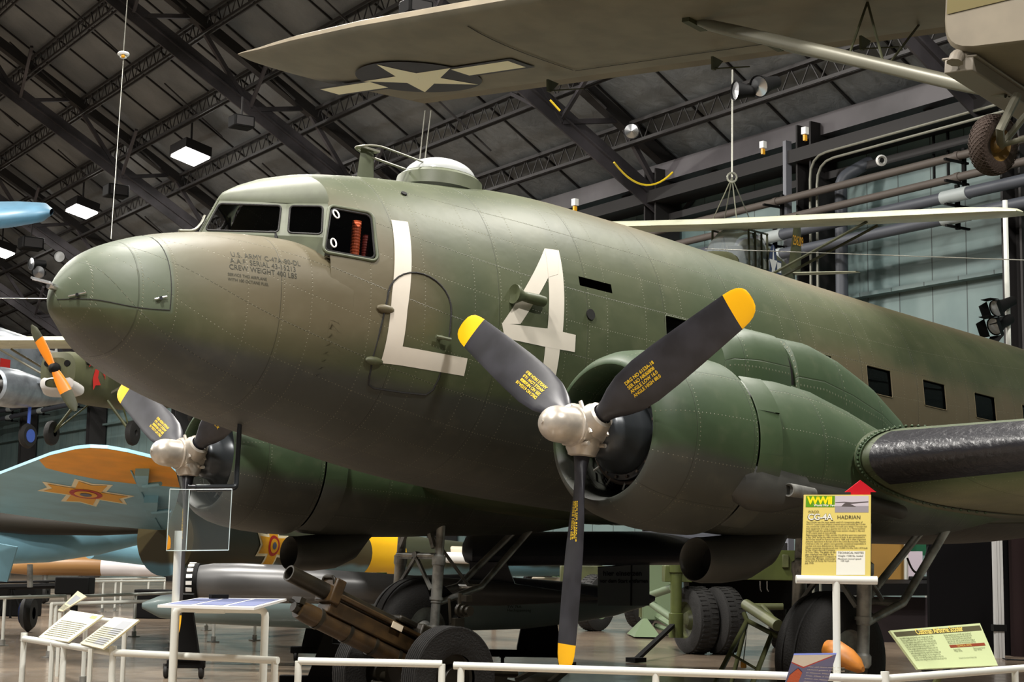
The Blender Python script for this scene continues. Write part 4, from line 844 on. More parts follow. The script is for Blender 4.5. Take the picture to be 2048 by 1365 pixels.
# ---- small liaison aircraft builder (X aft, Y toward its left wing tip, Z up; origin under the wing at the cabin)
def liaison(name, label, loc, hd, left, kind):
    t, F = framed_thing(name, label, 'airplane', loc, hd, left)
    body, wingm = ('fabric_olive', 'pale_wing')
    G = MB(); 
    if kind == 'grasshopper': secs = [(-1.55, .15, -.55, -.85), (-1.5, .32, -.45, -1.0), (-1.2, .36, -.38, -1.12), (-.75, .37, -.36, -1.18), (-.55, .37, -.42, -1.2), (.9, .36, -.42, -1.18), (1.3, .34, .02, -1.15), (2.4, .26, -.15, -1.0), (4.6, .06, -.45, -.78)]
    else: secs = [(-2.35, .25, -.45, -1.0), (-2.3, .42, -.32, -1.15), (-1.8, .50, -.25, -1.28), (-1.1, .50, -.22, -1.32), (-.6, .5, -.1, -1.35), (1.2, .48, .02, -1.3), (2.6, .34, -.12, -1.15), (5.2, .06, -.4, -.8)]
    G.grid([rsec(x, 0, zt, zb, hw, 24, 2.8) for x, hw, zt, zb in secs], cv=True, flip=True); G.f.append(tuple(range(24))); G.mi.append(0); G.build('fuselage', body, t, smooth=40)
    G = MB()
    for sd in (-1, 1):
        st = [(0, -.75, 1.6, .12), (4.4, -.75, 1.6, .12), (5.0, -.72, 1.45, .10), (5.3, -.6, 1.1, .08), (5.38, -.3, .5, .06)]
        G.grid([[p * np.array([1, 1, 1.05]) + np.array([0, 0, .01 * y]) for p in gfoil(sd * y, xl, ch, tk, 10)] for y, xl, ch, tk in st], flip=sd < 0)
    G.build('wing', wingm, t, smooth=50)
    G = MB()
    for sd in (-1, 1):
        for x0, x1 in ((-.55, -.5), (.4, .3)): G.tube([(x0, sd * 2.7, .12), (x1 - .1, sd * .36, -1.1)], .028, 6)
    G.build('wing_strut', 'strut_grey' if kind != 'grasshopper' else 'olive_dark', t)
    G = MB(); G.grid([[(x0 + (x1 - x0) * k, .035 * math.sin(PI * k), z) for k in np.linspace(0, 1, 7)] for z, x0, x1 in ((-.5, 4.2, 5.3), (-.1, 4.4, 5.4), (.5, 4.7, 5.35), (.8, 4.95, 5.2))]); G.grid([[(x0 + (x1 - x0) * k, -.035 * math.sin(PI * k), z) for k in np.linspace(0, 1, 7)] for z, x0, x1 in ((-.5, 4.2, 5.3), (-.1, 4.4, 5.4), (.5, 4.7, 5.35), (.8, 4.95, 5.2))], flip=True)
    fin = G.build('tail_fin', body, t)
    G = MB()
    for sd in (-1, 1): G.grid([[p * np.array([1, 1, .6]) + np.array([4.75, 0, -.62]) for p in gfoil(sd * y, -.5, c_, .06, 8)] for y, c_ in ((0, 1.1), (1.0, 1.0), (1.45, .5))], flip=sd < 0)
    G.build('tailplane', wingm, t)
    G = MB(); G.lathe((5.0, -.05, -1.12), (0, 1, 0), [(0, .03), (0, .11), (.05, .13), (.1, .11), (.1, .03)], 16); G.tube([(4.6, 0, -.8), (5.0, 0, -1.12)], .02, 6); G.build('tail_wheel', 'black_rubber', t)
    G = MB()
    for sd in (-1, 1):
        G.tube([(-.6, sd * .3, -1.15), (-.55, sd * .95, -1.95)], .035, 6); G.tube([(.2, sd * .3, -1.1), (-.55, sd * .95, -1.95)], .02, 6)
    G.build('gear_leg', 'olive_metal', t)
    for sd in (-1, 1): MB().lathe((-.55, sd * .92, -1.98), (0, sd, 0), [(0, .08), (0, .22), (.03, .27), (.09, .29), (.15, .27), (.18, .22), (.18, .08), (.1, .06), (.1, 0)], 28).build('wheel', 'black_rubber', t)
    hw = .36 if kind == 'grasshopper' else .5
    if kind == 'grasshopper':
        G = MB(); G.grid([rsec(x, 0, zt, zb, h_, 24, 3) for x, h_, zt, zb in ((-.75, .36, -.40, -.8), (-.45, .37, -.08, -.9), (-.1, .36, .10, -.9), (1.2, .35, .12, -.9), (1.25, .34, .1, -.9))], cv=True, flip=True); G.build('cabin_glazing', 'clear_glazing', t)
        G = MB()
        for y in (-1, 1):
            for x in (-.1, .35, .8, 1.22): G.bar((x, y * .355, .08), (x, y * .37, -.62), .035, .035)
            G.bar((-.1, y * .36, .08), (1.25, y * .36, .08), .03, .03); G.tube([(.4, y * .3, .05), (.75, y * .3, -.6)], .02, 6)
        G.build('cabin_frame', 'olive_dark', t); G = MB(); G.box((.9, 0, -.35), (.7, .5, .35)); G.box((.35, 0, -.65), (.5, .4, .2)); G.build('cabin_seat', mat('tan_cloth', (176, 158, 128), .7), t)
        GB, GW = MB(), MB(); fn = lambda u, v, l: (1.85 + u, (float(np.interp(1.85 + u, [1.3, 2.4, 4.6], [.34, .26, .06])) + .004 + l), -.52 + v)
        star_bar(GB, GW, fn, .44); GB.build('insignia_disc', 'insignia_blue_bright', t, smooth=0); GW.build('insignia_star', 'white', t, smooth=0)
        G = MB(); G.text('236209', lambda u, v: (4.48 + u, .047, .10 + v), .30); G.build('tail_number', 'cross_yellow', fin, smooth=0)
    else:
        G = MB(); G.grid([[(-2.36, .50 * u, -.28 - 1.0 * v) for u in np.linspace(-.9, .9, 4)] for v in np.linspace(.0, 1, 4)], flip=True); 
        G = MB(); G.grid([rsec(x, 0, zt, zb, h_, 24, 2.8) for x, h_, zt, zb in ((-2.37, .26, -.92, -1.12), (-2.33, .40, -.86, -1.18), (-2.0, .5, -.98, -1.30))], cv=True, flip=True); G.build('nose_panel', 'nose_white', t)
        G = MB()
        for q in (-1, 1): G.tube([(-2.37, q * .24, -.58), (-2.25, q * .24, -.58)], .07, 12)
        G.box((-1.75, .49, -.45), (.28, .05, .2)); G.build('cooling_inlet', 'black', t)
        G = MB(); G.text('SAND STORM', lambda u, v: (-1.85 + u * 1, .512, -.50 + v - 1.2 * (u - .3) ** 2), .13, bold=.004); G.add([(-1.55, .512, -.62), (-1.35, .512, -.62), (-1.4, .512, -.8), (-1.25, .512, -.95), (-1.5, .512, -.98), (-1.6, .512, -1.1), (-1.65, .512, -.85)], [(0, 1, 2, 3, 4, 5, 6)]); G.build('nose_art', 'cross_red', t, smooth=0)
        G = MB()
        for sd in (-1, 1): G.grid([[(x, sd * (hw - .02), z) for x in (-.5, 1.1)] for z in (-.1, -.5)])
        G.build('cabin_window', 'black', t)
    flip_y(t); return t, F
MATS['clear_glazing'] = glass('clear_glazing', (190, 200, 204), .22, .1); mat('insignia_blue_bright', (38, 52, 92), .5)
# liaison aircraft beyond the tail: nose toward the camera
lp = dep(1464, 470, 31); ah = math.radians(66)
liaison('liaison_airplane', 'olive liaison aircraft with pale wings and clear cabin hung beside the wall', lp, (math.sin(ah), math.cos(ah), .12), (math.sin(ah - PI / 2), math.cos(ah - PI / 2), .035), 'grasshopper')
lp2 = dep(214, 702, 38.0); ah = math.radians(54)
t2, F2 = liaison('liaison_airplane', 'olive liaison aircraft with orange propeller hung under the roof near the transport nose', lp2, (math.sin(ah), math.cos(ah), 0), (math.sin(ah - PI / 2), math.cos(ah - PI / 2), 0), 'sentinel')
# its propeller
G = MB(); pc = loc_of(F2, dep(111, 736, 35.9)); pc = np.array([-2.5, 0, -.70])
d = np.array([0, .52, .85]); d /= np.linalg.norm(d); e_ = np.cross(d, (1, 0, 0)); rows = []
for k in np.linspace(-1.12, 1.12, 19):
    w_ = .12 * (1 - abs(abs(k) - .6) ** 2 * 1.6) + .01; w_ = max(w_ * (1 if abs(k) < 1.1 else .3), .02); rows.append([pc + d * k + e_ * w_ * math.cos(t) + np.array([1, 0, 0]) * .03 * math.sin(t) + np.array([1, 0, 0]) * w_ * .3 * math.cos(t) * (1 if k > 0 else -1) for t in np.linspace(0, 2 * PI, 12, endpoint=False)])
G.grid(rows, cv=True, flip=True); G.mi = [1 if (f[0] // 12 < 4 or f[0] // 12 > 14) else 0 for f in G.f]; G.build('propeller', ['orange_prop', 'olive_dark'], t2); MB().lathe(pc + np.array([.1, 0, 0]), (-1, 0, 0), [(0, .12), (.1, .13), (.16, .08), (.18, 0)], 16).build('propeller_hub', 'black', t2)
# slings
def cable(p, q, label, r=.012, m='cable', sag=0.):
    pts = [np.array(p) * (1 - t) + np.array(q) * t - np.array([0, 0, sag * 4 * t * (1 - t)]) for t in np.linspace(0, 1, 2 if not sag else 14)]
    return MB().tube(pts, r, 6).build('hanging_cable' if m != 'yellow_cable' else 'power_cable', m, label=label, cat='cable', at=tuple(p))
jn = dep(1464, 355, 31.2)
t = thing('lifting_sling', 'steel cable sling with four legs holding the small pale winged aircraft', 'sling', jn)
MB().tube([jn, dep(1465, 140, 32.2)], .018, 6).build('main_cable', 'cable', t, world=True)
for q in ((1420, 452, 32.5), (1475, 455, 31.5), (1505, 452, 33.3), (1447, 450, 33)): MB().tube([jn, dep(*q)], .012, 6).build('sling_leg', 'cable', t, world=True)
MB().tube(arc(jn, RC[0], RC[1], .09, 0, 2 * PI, 14)[:-1], .02, 6, closed=True).build('shackle', 'cable', t, world=True)
cable(dep(836, 352, 22), dep(850, 222, 25.6), 'thin double cable rising behind the astrodome, nearer strand', .009); cable(dep(846, 352, 22), dep(862, 222, 25.6), 'thin double cable rising behind the astrodome, farther strand', .009)
cable(dep(247, 118, 20), dep(222, 478, 19), 'thin pale cable running down toward the nose of the transport', .005)
cable(dep(1700, 515, 30), dep(2048, 520, 20), 'thin wire crossing in front of the grey green wall', .008) if False else cable(dep(1410, 498, 26), dep(2060, 521, 20), 'thin wire crossing in front of the grey green wall', .007)
cable(dep(0, 597, 26), dep(104, 598, 22), 'thin wire reaching the tip of the transport nose', .008)
# ---- silver twin at the left
tw, TF = framed_thing('trainer_airplane', 'silver twin engine aircraft hung at the left edge of the view', 'airplane', dep(10, 742, 50), (math.sin(math.radians(62)), math.cos(math.radians(62)), 0), (math.sin(math.radians(-28)), math.cos(math.radians(-28)), 0))
G = MB(); G.grid([rsec(x, -1.6, zt, zb, hw, 28, 2.2) for x, hw, zt, zb in ((-5.2, .1, .1, -.2), (-5.0, .35, .3, -.6), (-4, .65, .62, -.85), (-3.1, .78, .8, -.9), (-2.5, .82, 1.45, -.9), (-1.6, .85, 1.7, -.9), (0, .85, 1.75, -.85), (3, .8, 1.5, -.5), (6, .5, 1.0, .1), (8, .15, .7, .4))], cv=True, flip=True); fz = G.build('fuselage', 'silver_skin', tw)
G = MB()
for k, x in enumerate((-2.1, -1.35, -.6, .1)): G.add([(x, -.765, .75), (x + .55, -.74, .75), (x + .5, -.80, 1.25), (x + .08, -.82, 1.25)], [(0, 1, 2, 3)])
G.add([(-2.9, -1.2, .85), (-2.3, -.9, .85), (-2.15, -.98, 1.35), (-2.5, -1.35, 1.35)], [(0, 1, 2, 3)]); G.build('cabin_window', 'black', fz)
G = MB(); G.grid([gfoil(y, -1.2 + .05 * y, 2.8 - .12 * y, .12, 10) for y in (-1.6, 2, 5, 8)]); G.v = [(p[0], p[1], p[2] - .7) for p in G.v]; G.build('wing', 'silver_skin', tw)
G = MB(); G.lathe((-2.6, 1.55, -.75), (1, 0, 0), [(.3, .38), (.05, .40), (0, .44), (.06, .52), (.4, .58), (1.0, .58), (2.4, .42), (4.0, .1)], 32); nc_ = G.build('engine_nacelle', 'silver_skin', tw)
MB().lathe((-2.45, 1.55, -.75), (1, 0, 0), [(0, 0), (0, .1), (.05, .18), (.15, .38), (.3, .4)], 24).build('engine', 'engine_black', nc_)
G = MB(); rows = []; pc = np.array([-2.75, 1.55, -.75]); d = np.array([0, .05, 1.]); e_ = np.array([0, 1., 0])
for k in np.linspace(-1.15, 1.15, 15): w_ = .13 if .2 < abs(k) < 1.0 else .06; rows.append([pc + d * k + e_ * w_ * math.cos(t) + np.array([1, 0, 0]) * .04 * math.sin(t) for t in np.linspace(0, 2 * PI, 10, endpoint=False)])
G.grid(rows, cv=True, flip=True); G.mi = [1 if (f[0] // 10 < 1 or f[0] // 10 > 12) else 0 for f in G.f]; G.build('propeller', ['silver_skin', 'band_yellow'], tw)
G = MB(); G.lathe((-.9, 1.65, -2.1), (0, 1, 0), [(-.1, .15), (-.1, .32), (0, .38), (.1, .32), (.1, .15)], 28); G.build('wheel', 'black_rubber', tw); G = MB(); G.lathe((-.9, 1.65, -2.1), (0, 1, 0), [(-.12, 0), (-.12, .2), (.12, .2), (.12, 0)], 20); G.tube([(-.9, 1.65, -2.1), (-.8, 1.6, -1.0)], .05, 8); G.build('wheel_hub', mat('hub_blue', (90, 120, 220), .3, .4), tw)
MB().tube([loc_of(TF, dep(0, 831, 40)), loc_of(TF, dep(180, 872, 40))], .03, 6).build('antenna_rod', 'strut_grey', tw)
G = MB(); G.add([(.7, -.742, .2), (1.2, -.745, .2), (1.2, -.742, .5), (.7, -.74, .5)], [(0, 1, 2, 3)]); G.build('red_flash', 'cross_red', fz)
GB, GW = MB(), MB(); star_bar(GB, GW, lambda u, v, l: (3.6 + u, -.80 - 0.06 * (u) + l + .0, .95 + v), .42); GB.build('insignia_disc', 'insignia_blue', fz, smooth=0); GW.build('insignia_star', 'white', fz, smooth=0); flip_y(tw)
# ---- blue wing tip entering at the left
bp = dep(-30, 440, 24); G = MB(); rows = []
for k, (w_, th_) in ((0, (1.0, .16)), (.45, (.9, .15)), (.8, (.62, .12)), (.95, (.4, .09)), (1, (.12, .03))):
    c0 = dep(-260, 448, 24) * (1 - k) + dep(103, 424, 24) * k; rows.append([c0 + HW * 0 + RC[2] * w_ * .8 * math.cos(t) + np.array([0, 0, 1]) * (th_ * 1.6 * math.sin(t) - .35 * w_ * math.cos(t) * -.4) for t in np.linspace(0, 2 * PI, 20, endpoint=False)])
G.grid(rows, cv=True); G.build('wing_tip', mat('wing_blue', (92, 132, 156), .4, noise=.15, nscale=2), at=tuple(bp), label='blue grey wing tip of another hung aircraft at the left edge', cat='airplane')

# ---- lamps, loudspeakers, spotlights under the roof
def emit_mat(name, col, st):
    m = bpy.data.materials.new(name); m.use_nodes = True; nt = m.node_tree; nt.nodes.clear(); o = nt.nodes.new('ShaderNodeOutputMaterial'); e = nt.nodes.new('ShaderNodeEmission'); e.inputs[0].default_value = lin(col); e.inputs[1].default_value = st; nt.links.new(e.outputs[0], o.inputs[0]); MATS[name] = m
emit_mat('lamp_glow', (255, 252, 245), 40.)
ll = ['blazing high bay lamp under the roof above the cockpit, largest of three', 'blazing high bay lamp in the middle of the three over the nose', 'blazing high bay lamp at the left edge, smallest of three']
for i, (u, s) in enumerate(LAMPS):
    c = hb(u, s, 16.65); t = thing('high_bay_lamp', ll[i], 'lamp', c, group='high bay lamps')
    tilt = np.array([0, 0, -1.]) - HN * .25 - HW * .55; tilt /= np.linalg.norm(tilt)
    MB().box(c + tilt * .25, (1.6, 1.05, .5), (HW, np.cross(HW, tilt) / np.linalg.norm(np.cross(HW, tilt)), tilt)).build('reflector', 'black_steel', t, world=True)
    G = MB(); G.box(c + tilt * .56, (1.5, .95, .06), (HW, np.cross(HW, tilt) / np.linalg.norm(np.cross(HW, tilt)), tilt)); G.build('lamp_lens', 'lamp_glow', t, world=True)
    MB().tube([c, c + np.array([0, 0, 1.1])], .04, 6).build('bracket', 'black_steel', t, world=True)
for (x, y, D, a, l) in ((483, 245, 46, 44, 'black loudspeaker under the roof beside the largest lamp'), (232, 383, 58, 44, 'black loudspeaker under the roof between two lamps'), (832, 18, 30, 56, 'black loudspeaker above the glider wing'), (62, 488, 68, 44, 'small black loudspeaker near the smallest lamp')):
    c = dep(x, y, D); w_ = a * D / FPX; t = thing('loudspeaker', l, 'loudspeaker', c)
    MB().box(c, (w_, w_ * .8, w_ * .55), (HN, HW, (0, 0, 1))).build('cabinet', 'black', t, world=True, bevel=w_ * .06); MB().bar(c, c + np.array([0, 0, w_ * 1.2]), .04).build('bracket', 'black_steel', t, world=True)
    MB().box(c - HW * w_ * .41, (w_ * .8, .02, w_ * .4), (HN, HW, (0, 0, 1))).build('grille', 'black_steel', t, world=True)
def spot(x, y, D, dr, r, L, label, barn=False, lit=False):
    c = dep(x, y, D); d = np.array(dr, float); d /= np.linalg.norm(d); t = thing('spotlight', label, 'spotlight', c)
    MB().lathe(c, d, [(-L * .6, 0), (-L * .6, r * .55), (-L * .1, r * .65), (L * .3, r), (L * .34, r), (L * .32, r * .9)], 20).build('housing', 'black', t, world=True)
    MB().lathe(c + d * L * .30, d, [(0, r * .9), (.02, 0)], 20).build('lens', 'dome_glass' if not lit else 'chrome', t, world=True)
    if barn:
        a, b_, _ = basis(d)
        for k, (p, q) in enumerate(((a, b_), (-a, b_), (b_, a), (-b_, a))):
            e0 = c + d * L * .34 + p * r; G = MB(); G.prism([e0 + q * r, e0 - q * r, e0 - q * r * .8 + (p * .5 + d) * r * .9, e0 + q * r * .8 + (p * .5 + d) * r * .9], p * .01); G.build('barn_door', 'black', t, world=True)
    return t
spot(1488, 182, 27, -RC[0] - .3 * RC[2], .17, .5, 'black spotlight clamped to the roof joist, nearer the glider wing of two', lit=True); spot(1530, 170, 27, -RC[0] * .8 - .8 * RC[2] + RC[1] * .3, .19, .55, 'black spotlight clamped to the roof joist with its lens toward the camera', lit=True)
spot(1262, 264, 30, -RC[2], .15, .4, 'small black spotlight beside the roof girder', lit=True)
spot(2004, 612, 31, -RC[0] + RC[1] * .4 - .5 * RC[2], .17, .5, 'barn door floodlight on the pole, upper of two', True); spot(2000, 648, 31, -RC[0] + RC[1] * .4 - .6 * RC[2], .18, .5, 'barn door floodlight on the pole, lower of two', True)
spot(72, 528, 60, -RC[2] - RC[0], .25, .6, 'pale spotlight cluster member under the roof beyond the nose, upper one', lit=True); spot(80, 545, 60, -RC[2], .25, .6, 'pale spotlight under the roof beyond the nose, lower one', lit=True); spot(121, 514, 60, -RC[2], .22, .5, 'round black spotlight under the roof above the nose probe')
lp_ = dep(2015, 600, 31.2)
MB().tube([(lp_[0], lp_[1], 0), (lp_[0], lp_[1], dep(2008, 395, 31.2)[2])], .05, 8).build('light_pole', 'rail_white', label='white pole carrying two barn door floodlights by the wall', cat='pole', at=(lp_[0], lp_[1], 0))
# smoke detector head on a cord
c = dep(247, 108, 20); t = thing('smoke_detector', 'small pale round detector hung on a cord from the roof', 'detector', c)
MB().lathe(c, (0, 0, 1), [(-.05, 0), (-.05, .04), (-.02, .045), (-.02, .065), (0, .075), (.02, .06), (.03, 0)], 20).build('head', 'white', t, world=True); MB().sphere(c + np.array([-.02, -.03, -.04]), .025, 10, 8).build('indicator', 'amber', t, world=True)
MB().tube([c, dep(252, 38, 20), dep(256, -20, 20)], .006, 6).build('cord', 'cable', t, world=True)
for x, y, l in ((1526, 290, 'tiny white box sensor with yellow tag on the eave band, lower of two'), (1610, 262, 'tiny white box sensor with yellow tag on the eave band, upper of two'), (1150, 405, 'tiny white sensor with yellow tag behind the fuselage top')):
    D = 38 if x < 1600 else 36; c = dep(x, y, D); t = thing('wall_sensor', l, 'sensor', c); MB().box(c, (.12, .12, .16)).build('case', 'white', t, world=True); MB().box(c - np.array([0, 0, .16]), (.09, .05, .13)).build('tag', 'amber', t, world=True)
cable(dep(1100, 200, 30), dep(1120, 222, 30), 'short yellow power cable on the girder behind the glider wing', .02, 'yellow_cable'); cable(dep(1228, 325, 31), dep(1345, 345, 33), 'yellow power cable sagging from girder to eave', .02, 'yellow_cable', .35)

# ================================================================== on the floor
RZ = .69
def rp(x, y, z=RZ): return wp(x, y, 2, z)
def guard_rail(label, pts, posts, r=.025, cap=(), group='white tube guard rails', lowdrop=True):
    base = pts[0]; t = thing('guard_rail', label, 'railing', (base[0], base[1], 0), group=group)
    MB().tube(pts if len(pts) < 3 else bent(pts, .05), r, 14).build('top_rail', 'rail_white', t, world=True)
    for p in posts:
        MB().tube([(p[0], p[1], 0), (p[0], p[1], p[2])], r * .93, 12).build('post', 'rail_white', t, world=True)
        G = MB(); G.tube([(p[0], p[1], 0), (p[0], p[1], .09)], r * 1.5, 12); G.box((p[0], p[1], .008), (.14, .14, .016)); G.build('base_plate', 'gear_grey', t, world=True)
    for p in cap: MB().tube([(p[0], p[1], p[2] - .02), (p[0], p[1], p[2] + .045)], r * 1.05, 12).build('cap', 'rail_white', t, world=True)
    return t
def along(a, b, x):
    """point on segment a-b seen at photo column x"""
    best = min(np.linspace(0, 1, 401), key=lambda k: abs(pxl(a * (1 - k) + b * k)[0] - x)); return a * (1 - best) + b * best
def pxl(P): q = RC @ (np.array(P) - CAM); return np.array([1024 + FPX * q[0] / q[2], 682.5 + FPX * q[1] / q[2]])
a, b_, c_ = rp(48, 1278), rp(226, 1306), rp(556, 1322)
guard_rail('white tube railing under the beige panels, with a corner by the second post', [a, b_, c_], [a, along(a, b_, 128), b_, along(b_, c_, 550)], cap=(a, b_))
a, b_ = rp(597, 1323), rp(884, 1329); guard_rail('short white tube railing in front of the howitzer wheels', [a, b_], [a, b_])
a, b_, c_ = rp(908, 1332), rp(1770, 1359), rp(2090, 1334)
guard_rail('long white tube railing passing the lower propeller tip to the scooter sign', [a, b_, c_], [along(a, b_, 922), along(a, b_, 1312), b_, along(b_, c_, 2030)], cap=(b_,))
for (x0, y0, x1, y1, ps, l) in ((-20, 1197, 131, 1193, (10, 131), 'distant white railing ending in a post behind the first beige panel'), (103, 1209, 347, 1202, (103, 112, 345), 'white railing behind the beige panels, reaching the clear signboard post'), (168, 1193, 420, 1184, (272, 415), 'white railing in front of the grey jet tube'), (185, 1164, 330, 1162, (207, 232, 297), 'far white railing under the silver and brown aircraft, lower one'), (180, 1159, 330, 1157, (243, 331), 'farthest white railing under the silver and brown aircraft'), (430, 1196, 600, 1194, (400, 512), 'white railing standing beyond the empty floor behind the text table'), (1700, 1190, 1860, 1190, (1712, 1810, 1852), 'grey railing posts in front of the display counter')):
    a, b_ = rp(x0, y0), rp(x1, y1); guard_rail(l, [a, b_], [along(a, b_, x) for x in ps], group='distant guard rails')
a, b_ = rp(165, 1236), rp(258, 1247); guard_rail('short white railing between the two beige panels', [a, b_], [along(a, b_, 172), along(a, b_, 250)], group='distant guard rails')
# sloping information panels
mat('panel_beige', (222, 216, 178), .35); mat('panel_text', (96, 96, 80), .6); mat('panel_grey', (150, 154, 160), .5); mat('panel_back', (150, 146, 130), .5)
def panel(name, label, cat, c4, m='panel_beige', th=.012):
    """c4: lower-left, lower-right, upper-right, upper-left corners"""
    c4 = [np.array(p, float) for p in c4]; n = np.cross(c4[2] - c4[0], c4[3] - c4[1]); n /= np.linalg.norm(n); n = n if n @ (CAM - c4[0]) > 0 else -n
    mc = sum(c4) / 4; c4 = [p - n * ((p - mc) @ n) for p in c4]
    t = thing(name, label, cat, tuple((c4[0] + c4[1]) / 2)); MB().prism(c4, -n * th).build('board', m, t, world=True, smooth=0)
    def f(u, v, l=.003): return (c4[0] * (1 - u) + c4[1] * u) * (1 - v) + (c4[3] * (1 - u) + c4[2] * u) * v + n * l
    return t, f
def ptext(t, f, items, W_, H_, m, name='lettering', l=.0015):
    """items: (u, v, cap size in metres, text)"""
    G = MB()
    for it in items: G.text(it[3], lambda a, b, it=it: f(it[0] + a / W_, it[1] + b / H_, l), it[2], **(it[4] if len(it) > 4 else {}))
    G.build(name, m, t, world=True, smooth=0)
def pquad(t, f, u0, u1, v0, v1, m, name, l=.0008, label=None): MB().add([f(u0, v0, l), f(u1, v0, l), f(u1, v1, l), f(u0, v1, l)], [(0, 1, 2, 3)]).build(name, m, t, world=True, smooth=0, label=label)
def lines(n, wd, seed):
    rnd = random.Random(seed); ws = 'the of and was to in aircraft flown with for engine wing force crew from its air museum used by over display war range guns bomb'.split(); o = []
    for _ in range(n):
        s = ''
        while len(s) < wd: s += rnd.choice(ws) + ' '
        o.append(s[:wd])
    return o
def low_panel(label, pp, z0, z1, seed, style):
    bl, br, tr_, tl = rp(*pp[0], z0), rp(*pp[1], z0), rp(*pp[2], z1), rp(*pp[3], z1)
    t, f = panel('information_panel', label, 'sign', (bl, br, tr_, tl)); W_ = np.linalg.norm(br - bl); H_ = np.linalg.norm(tl - bl)
    G = MB()
    for k in range(9 if style != 2 else 5):
        v = .62 - k * .065 if style != 2 else .3 - k * .05
        G.add([f(.08, v), f(.9, v), f(.9, v + .018), f(.08, v + .018)], [(0, 1, 2, 3)])
    G.build('text_lines', 'panel_text', t, world=True, smooth=0)
    if style == 0: pquad(t, f, .12, .5, .72, .92, 'white', 'photograph'); pquad(t, f, .74, .92, .84, .94, 'tip_yellow', 'badge')
    if style == 1: pquad(t, f, .5, .9, .45, .9, 'panel_grey', 'photograph'); pquad(t, f, .45, .85, .08, .32, 'panel_grey', 'photograph')
    if style == 2: pquad(t, f, .2, .85, .4, .85, 'panel_grey', 'photograph')
    m = (bl + br) / 2; MB().tube([m - (0, 0, .02), (m[0], m[1], 0)], .02, 8).build('stand', 'rail_white', t, world=True)
    return t
low_panel('beige information panel with a white picture and yellow badge, between the other two beige ones', ((77, 1274), (136, 1285), (206, 1231), (141, 1222)), .72, .92, 1, 0)
low_panel('beige information panel with two grey pictures, closest to the railing corner', ((160, 1288), (205, 1298), (279, 1241), (228, 1234)), .72, .92, 2, 1)
low_panel('small beige information panel turned away behind the other beige panels', ((113, 1220), (127, 1225), (170, 1192), (158, 1184)), .72, .95, 3, 2)
# text table with the tall post
p0 = dep(352, 1216, 11.0); p1 = dep(531, 1222, 11.0)
zt_ = (p0[2] + p1[2]) / 2; p0[2] = p1[2] = zt_
t = thing('text_table', 'white reading table with blue grey text on a tube frame beside the clear signboard', 'sign', (p0[0], p0[1], 0))
MB().tube(bent([(p0[0], p0[1], 0), p0, p1, (p1[0], p1[1], 0)], .05), .026, 12).build('frame', 'rail_white', t, world=True)
MB().tube([p0 * .78 + p1 * .22, p0 * .45 + p1 * .55], .031, 12).build('frame_sleeve', 'rail_white', t, world=True)
zz = zt_ + .04; cs = [rp(315, 1214, zz), rp(508, 1219, zz), rp(573, 1201, zz), rp(398, 1199, zz)]
nn = np.array([0, 0, 1.]); MB().prism([c + nn * .01 for c in cs], -nn * .016).build('table_top', 'white', t, world=True, smooth=0)
def tf(u, v, l=.012): return (cs[0] * (1 - u) + cs[1] * u) * (1 - v) + (cs[3] * (1 - u) + cs[2] * u) * v + nn * l
mat('print_blue', (96, 104, 140), .6)
pquad(t, tf, .04, .30, .1, .9, 'print_blue', 'printed_block', .012); pquad(t, tf, .34, .64, .1, .9, 'print_blue', 'printed_block', .012); pquad(t, tf, .68, .96, .1, .9, 'print_blue', 'printed_block', .012)
q = tf(.32, .75, .02); MB().box(q + (0, 0, .012), (.12, .05, .03), (RC[0], HW, (0, 0, 1))).build('bolt_bracket', 'black', t, world=True)
pp = dep(352, 1216, 11.03) - RC[0] * .005
t = thing('clear_signboard', 'clear acrylic double board on a tall white post beside the text table', 'sign', (pp[0], pp[1], 0))
MB().tube([(pp[0], pp[1], 0), (pp[0], pp[1], dep(358, 1062, 11.03)[2])], .026, 12).build('post', 'rail_white', t, world=True)
mat('acrylic_edge', (214, 232, 232), .2)
def sheet(c4, nm):
    P = [np.array(p) for p in c4]; MB().add(P, [(0, 1, 2, 3)]).build(nm, 'acrylic', t, world=True, smooth=0)
    G = MB(); 
    for i in range(4): G.tube([P[i], P[(i + 1) % 4]], .003, 5)
    G.build('sheet_edge', 'acrylic_edge', t, world=True)
sheet((dep(372, 1102, 10.9), dep(457, 1101, 10.9), dep(464, 979, 10.9), dep(379, 980, 10.9)), 'clear_sheet')
sheet((dep(333, 1102, 11.15), dep(372, 1102, 10.9), dep(379, 980, 10.9), dep(340, 979, 11.15)), 'clear_sheet')
MB().add([dep(333, 1101, 11.13), dep(342, 1097, 11.1), dep(341, 1078, 11.1), dep(337, 1070, 11.12)], [(0, 1, 2, 3)]).build('yellow_tab', 'tip_yellow', t, world=True, smooth=0)
# tall sign on the T stand
D = 10.2; A, B_ = dep(1592, 1160, D), dep(1754, 1161, D); A[2] = B_[2] = (A[2] + B_[2]) / 2; Md = along(A, B_, 1672)
t = thing('sign_stand', 'white T shaped tube stand holding the tall beige sign with the red arrow', 'stand', (Md[0], Md[1], 0))
MB().tube([A, B_], .026, 16).build('crossbar', 'rail_white', t, world=True); MB().tube([(Md[0], Md[1], 0), Md], .024, 14).build('post', 'rail_white', t, world=True)
cs = [dep(1603, 1154, D), dep(1741, 1154, D), dep(1742, 990, D + .12), dep(1608, 990, D + .12)]
mat('sign_yellow', (222, 204, 116), .35); mat('sign_green', (92, 150, 30), .4); mat('sign_wwii', (250, 225, 20), .4); mat('sign_ink', (48, 46, 40), .6); mat('sign_white', (236, 236, 224), .4); mat('arrow_red', (214, 18, 42), .4); mat('photo_grey', (150, 144, 150), .5); mat('photo_dark', (84, 76, 76), .5)
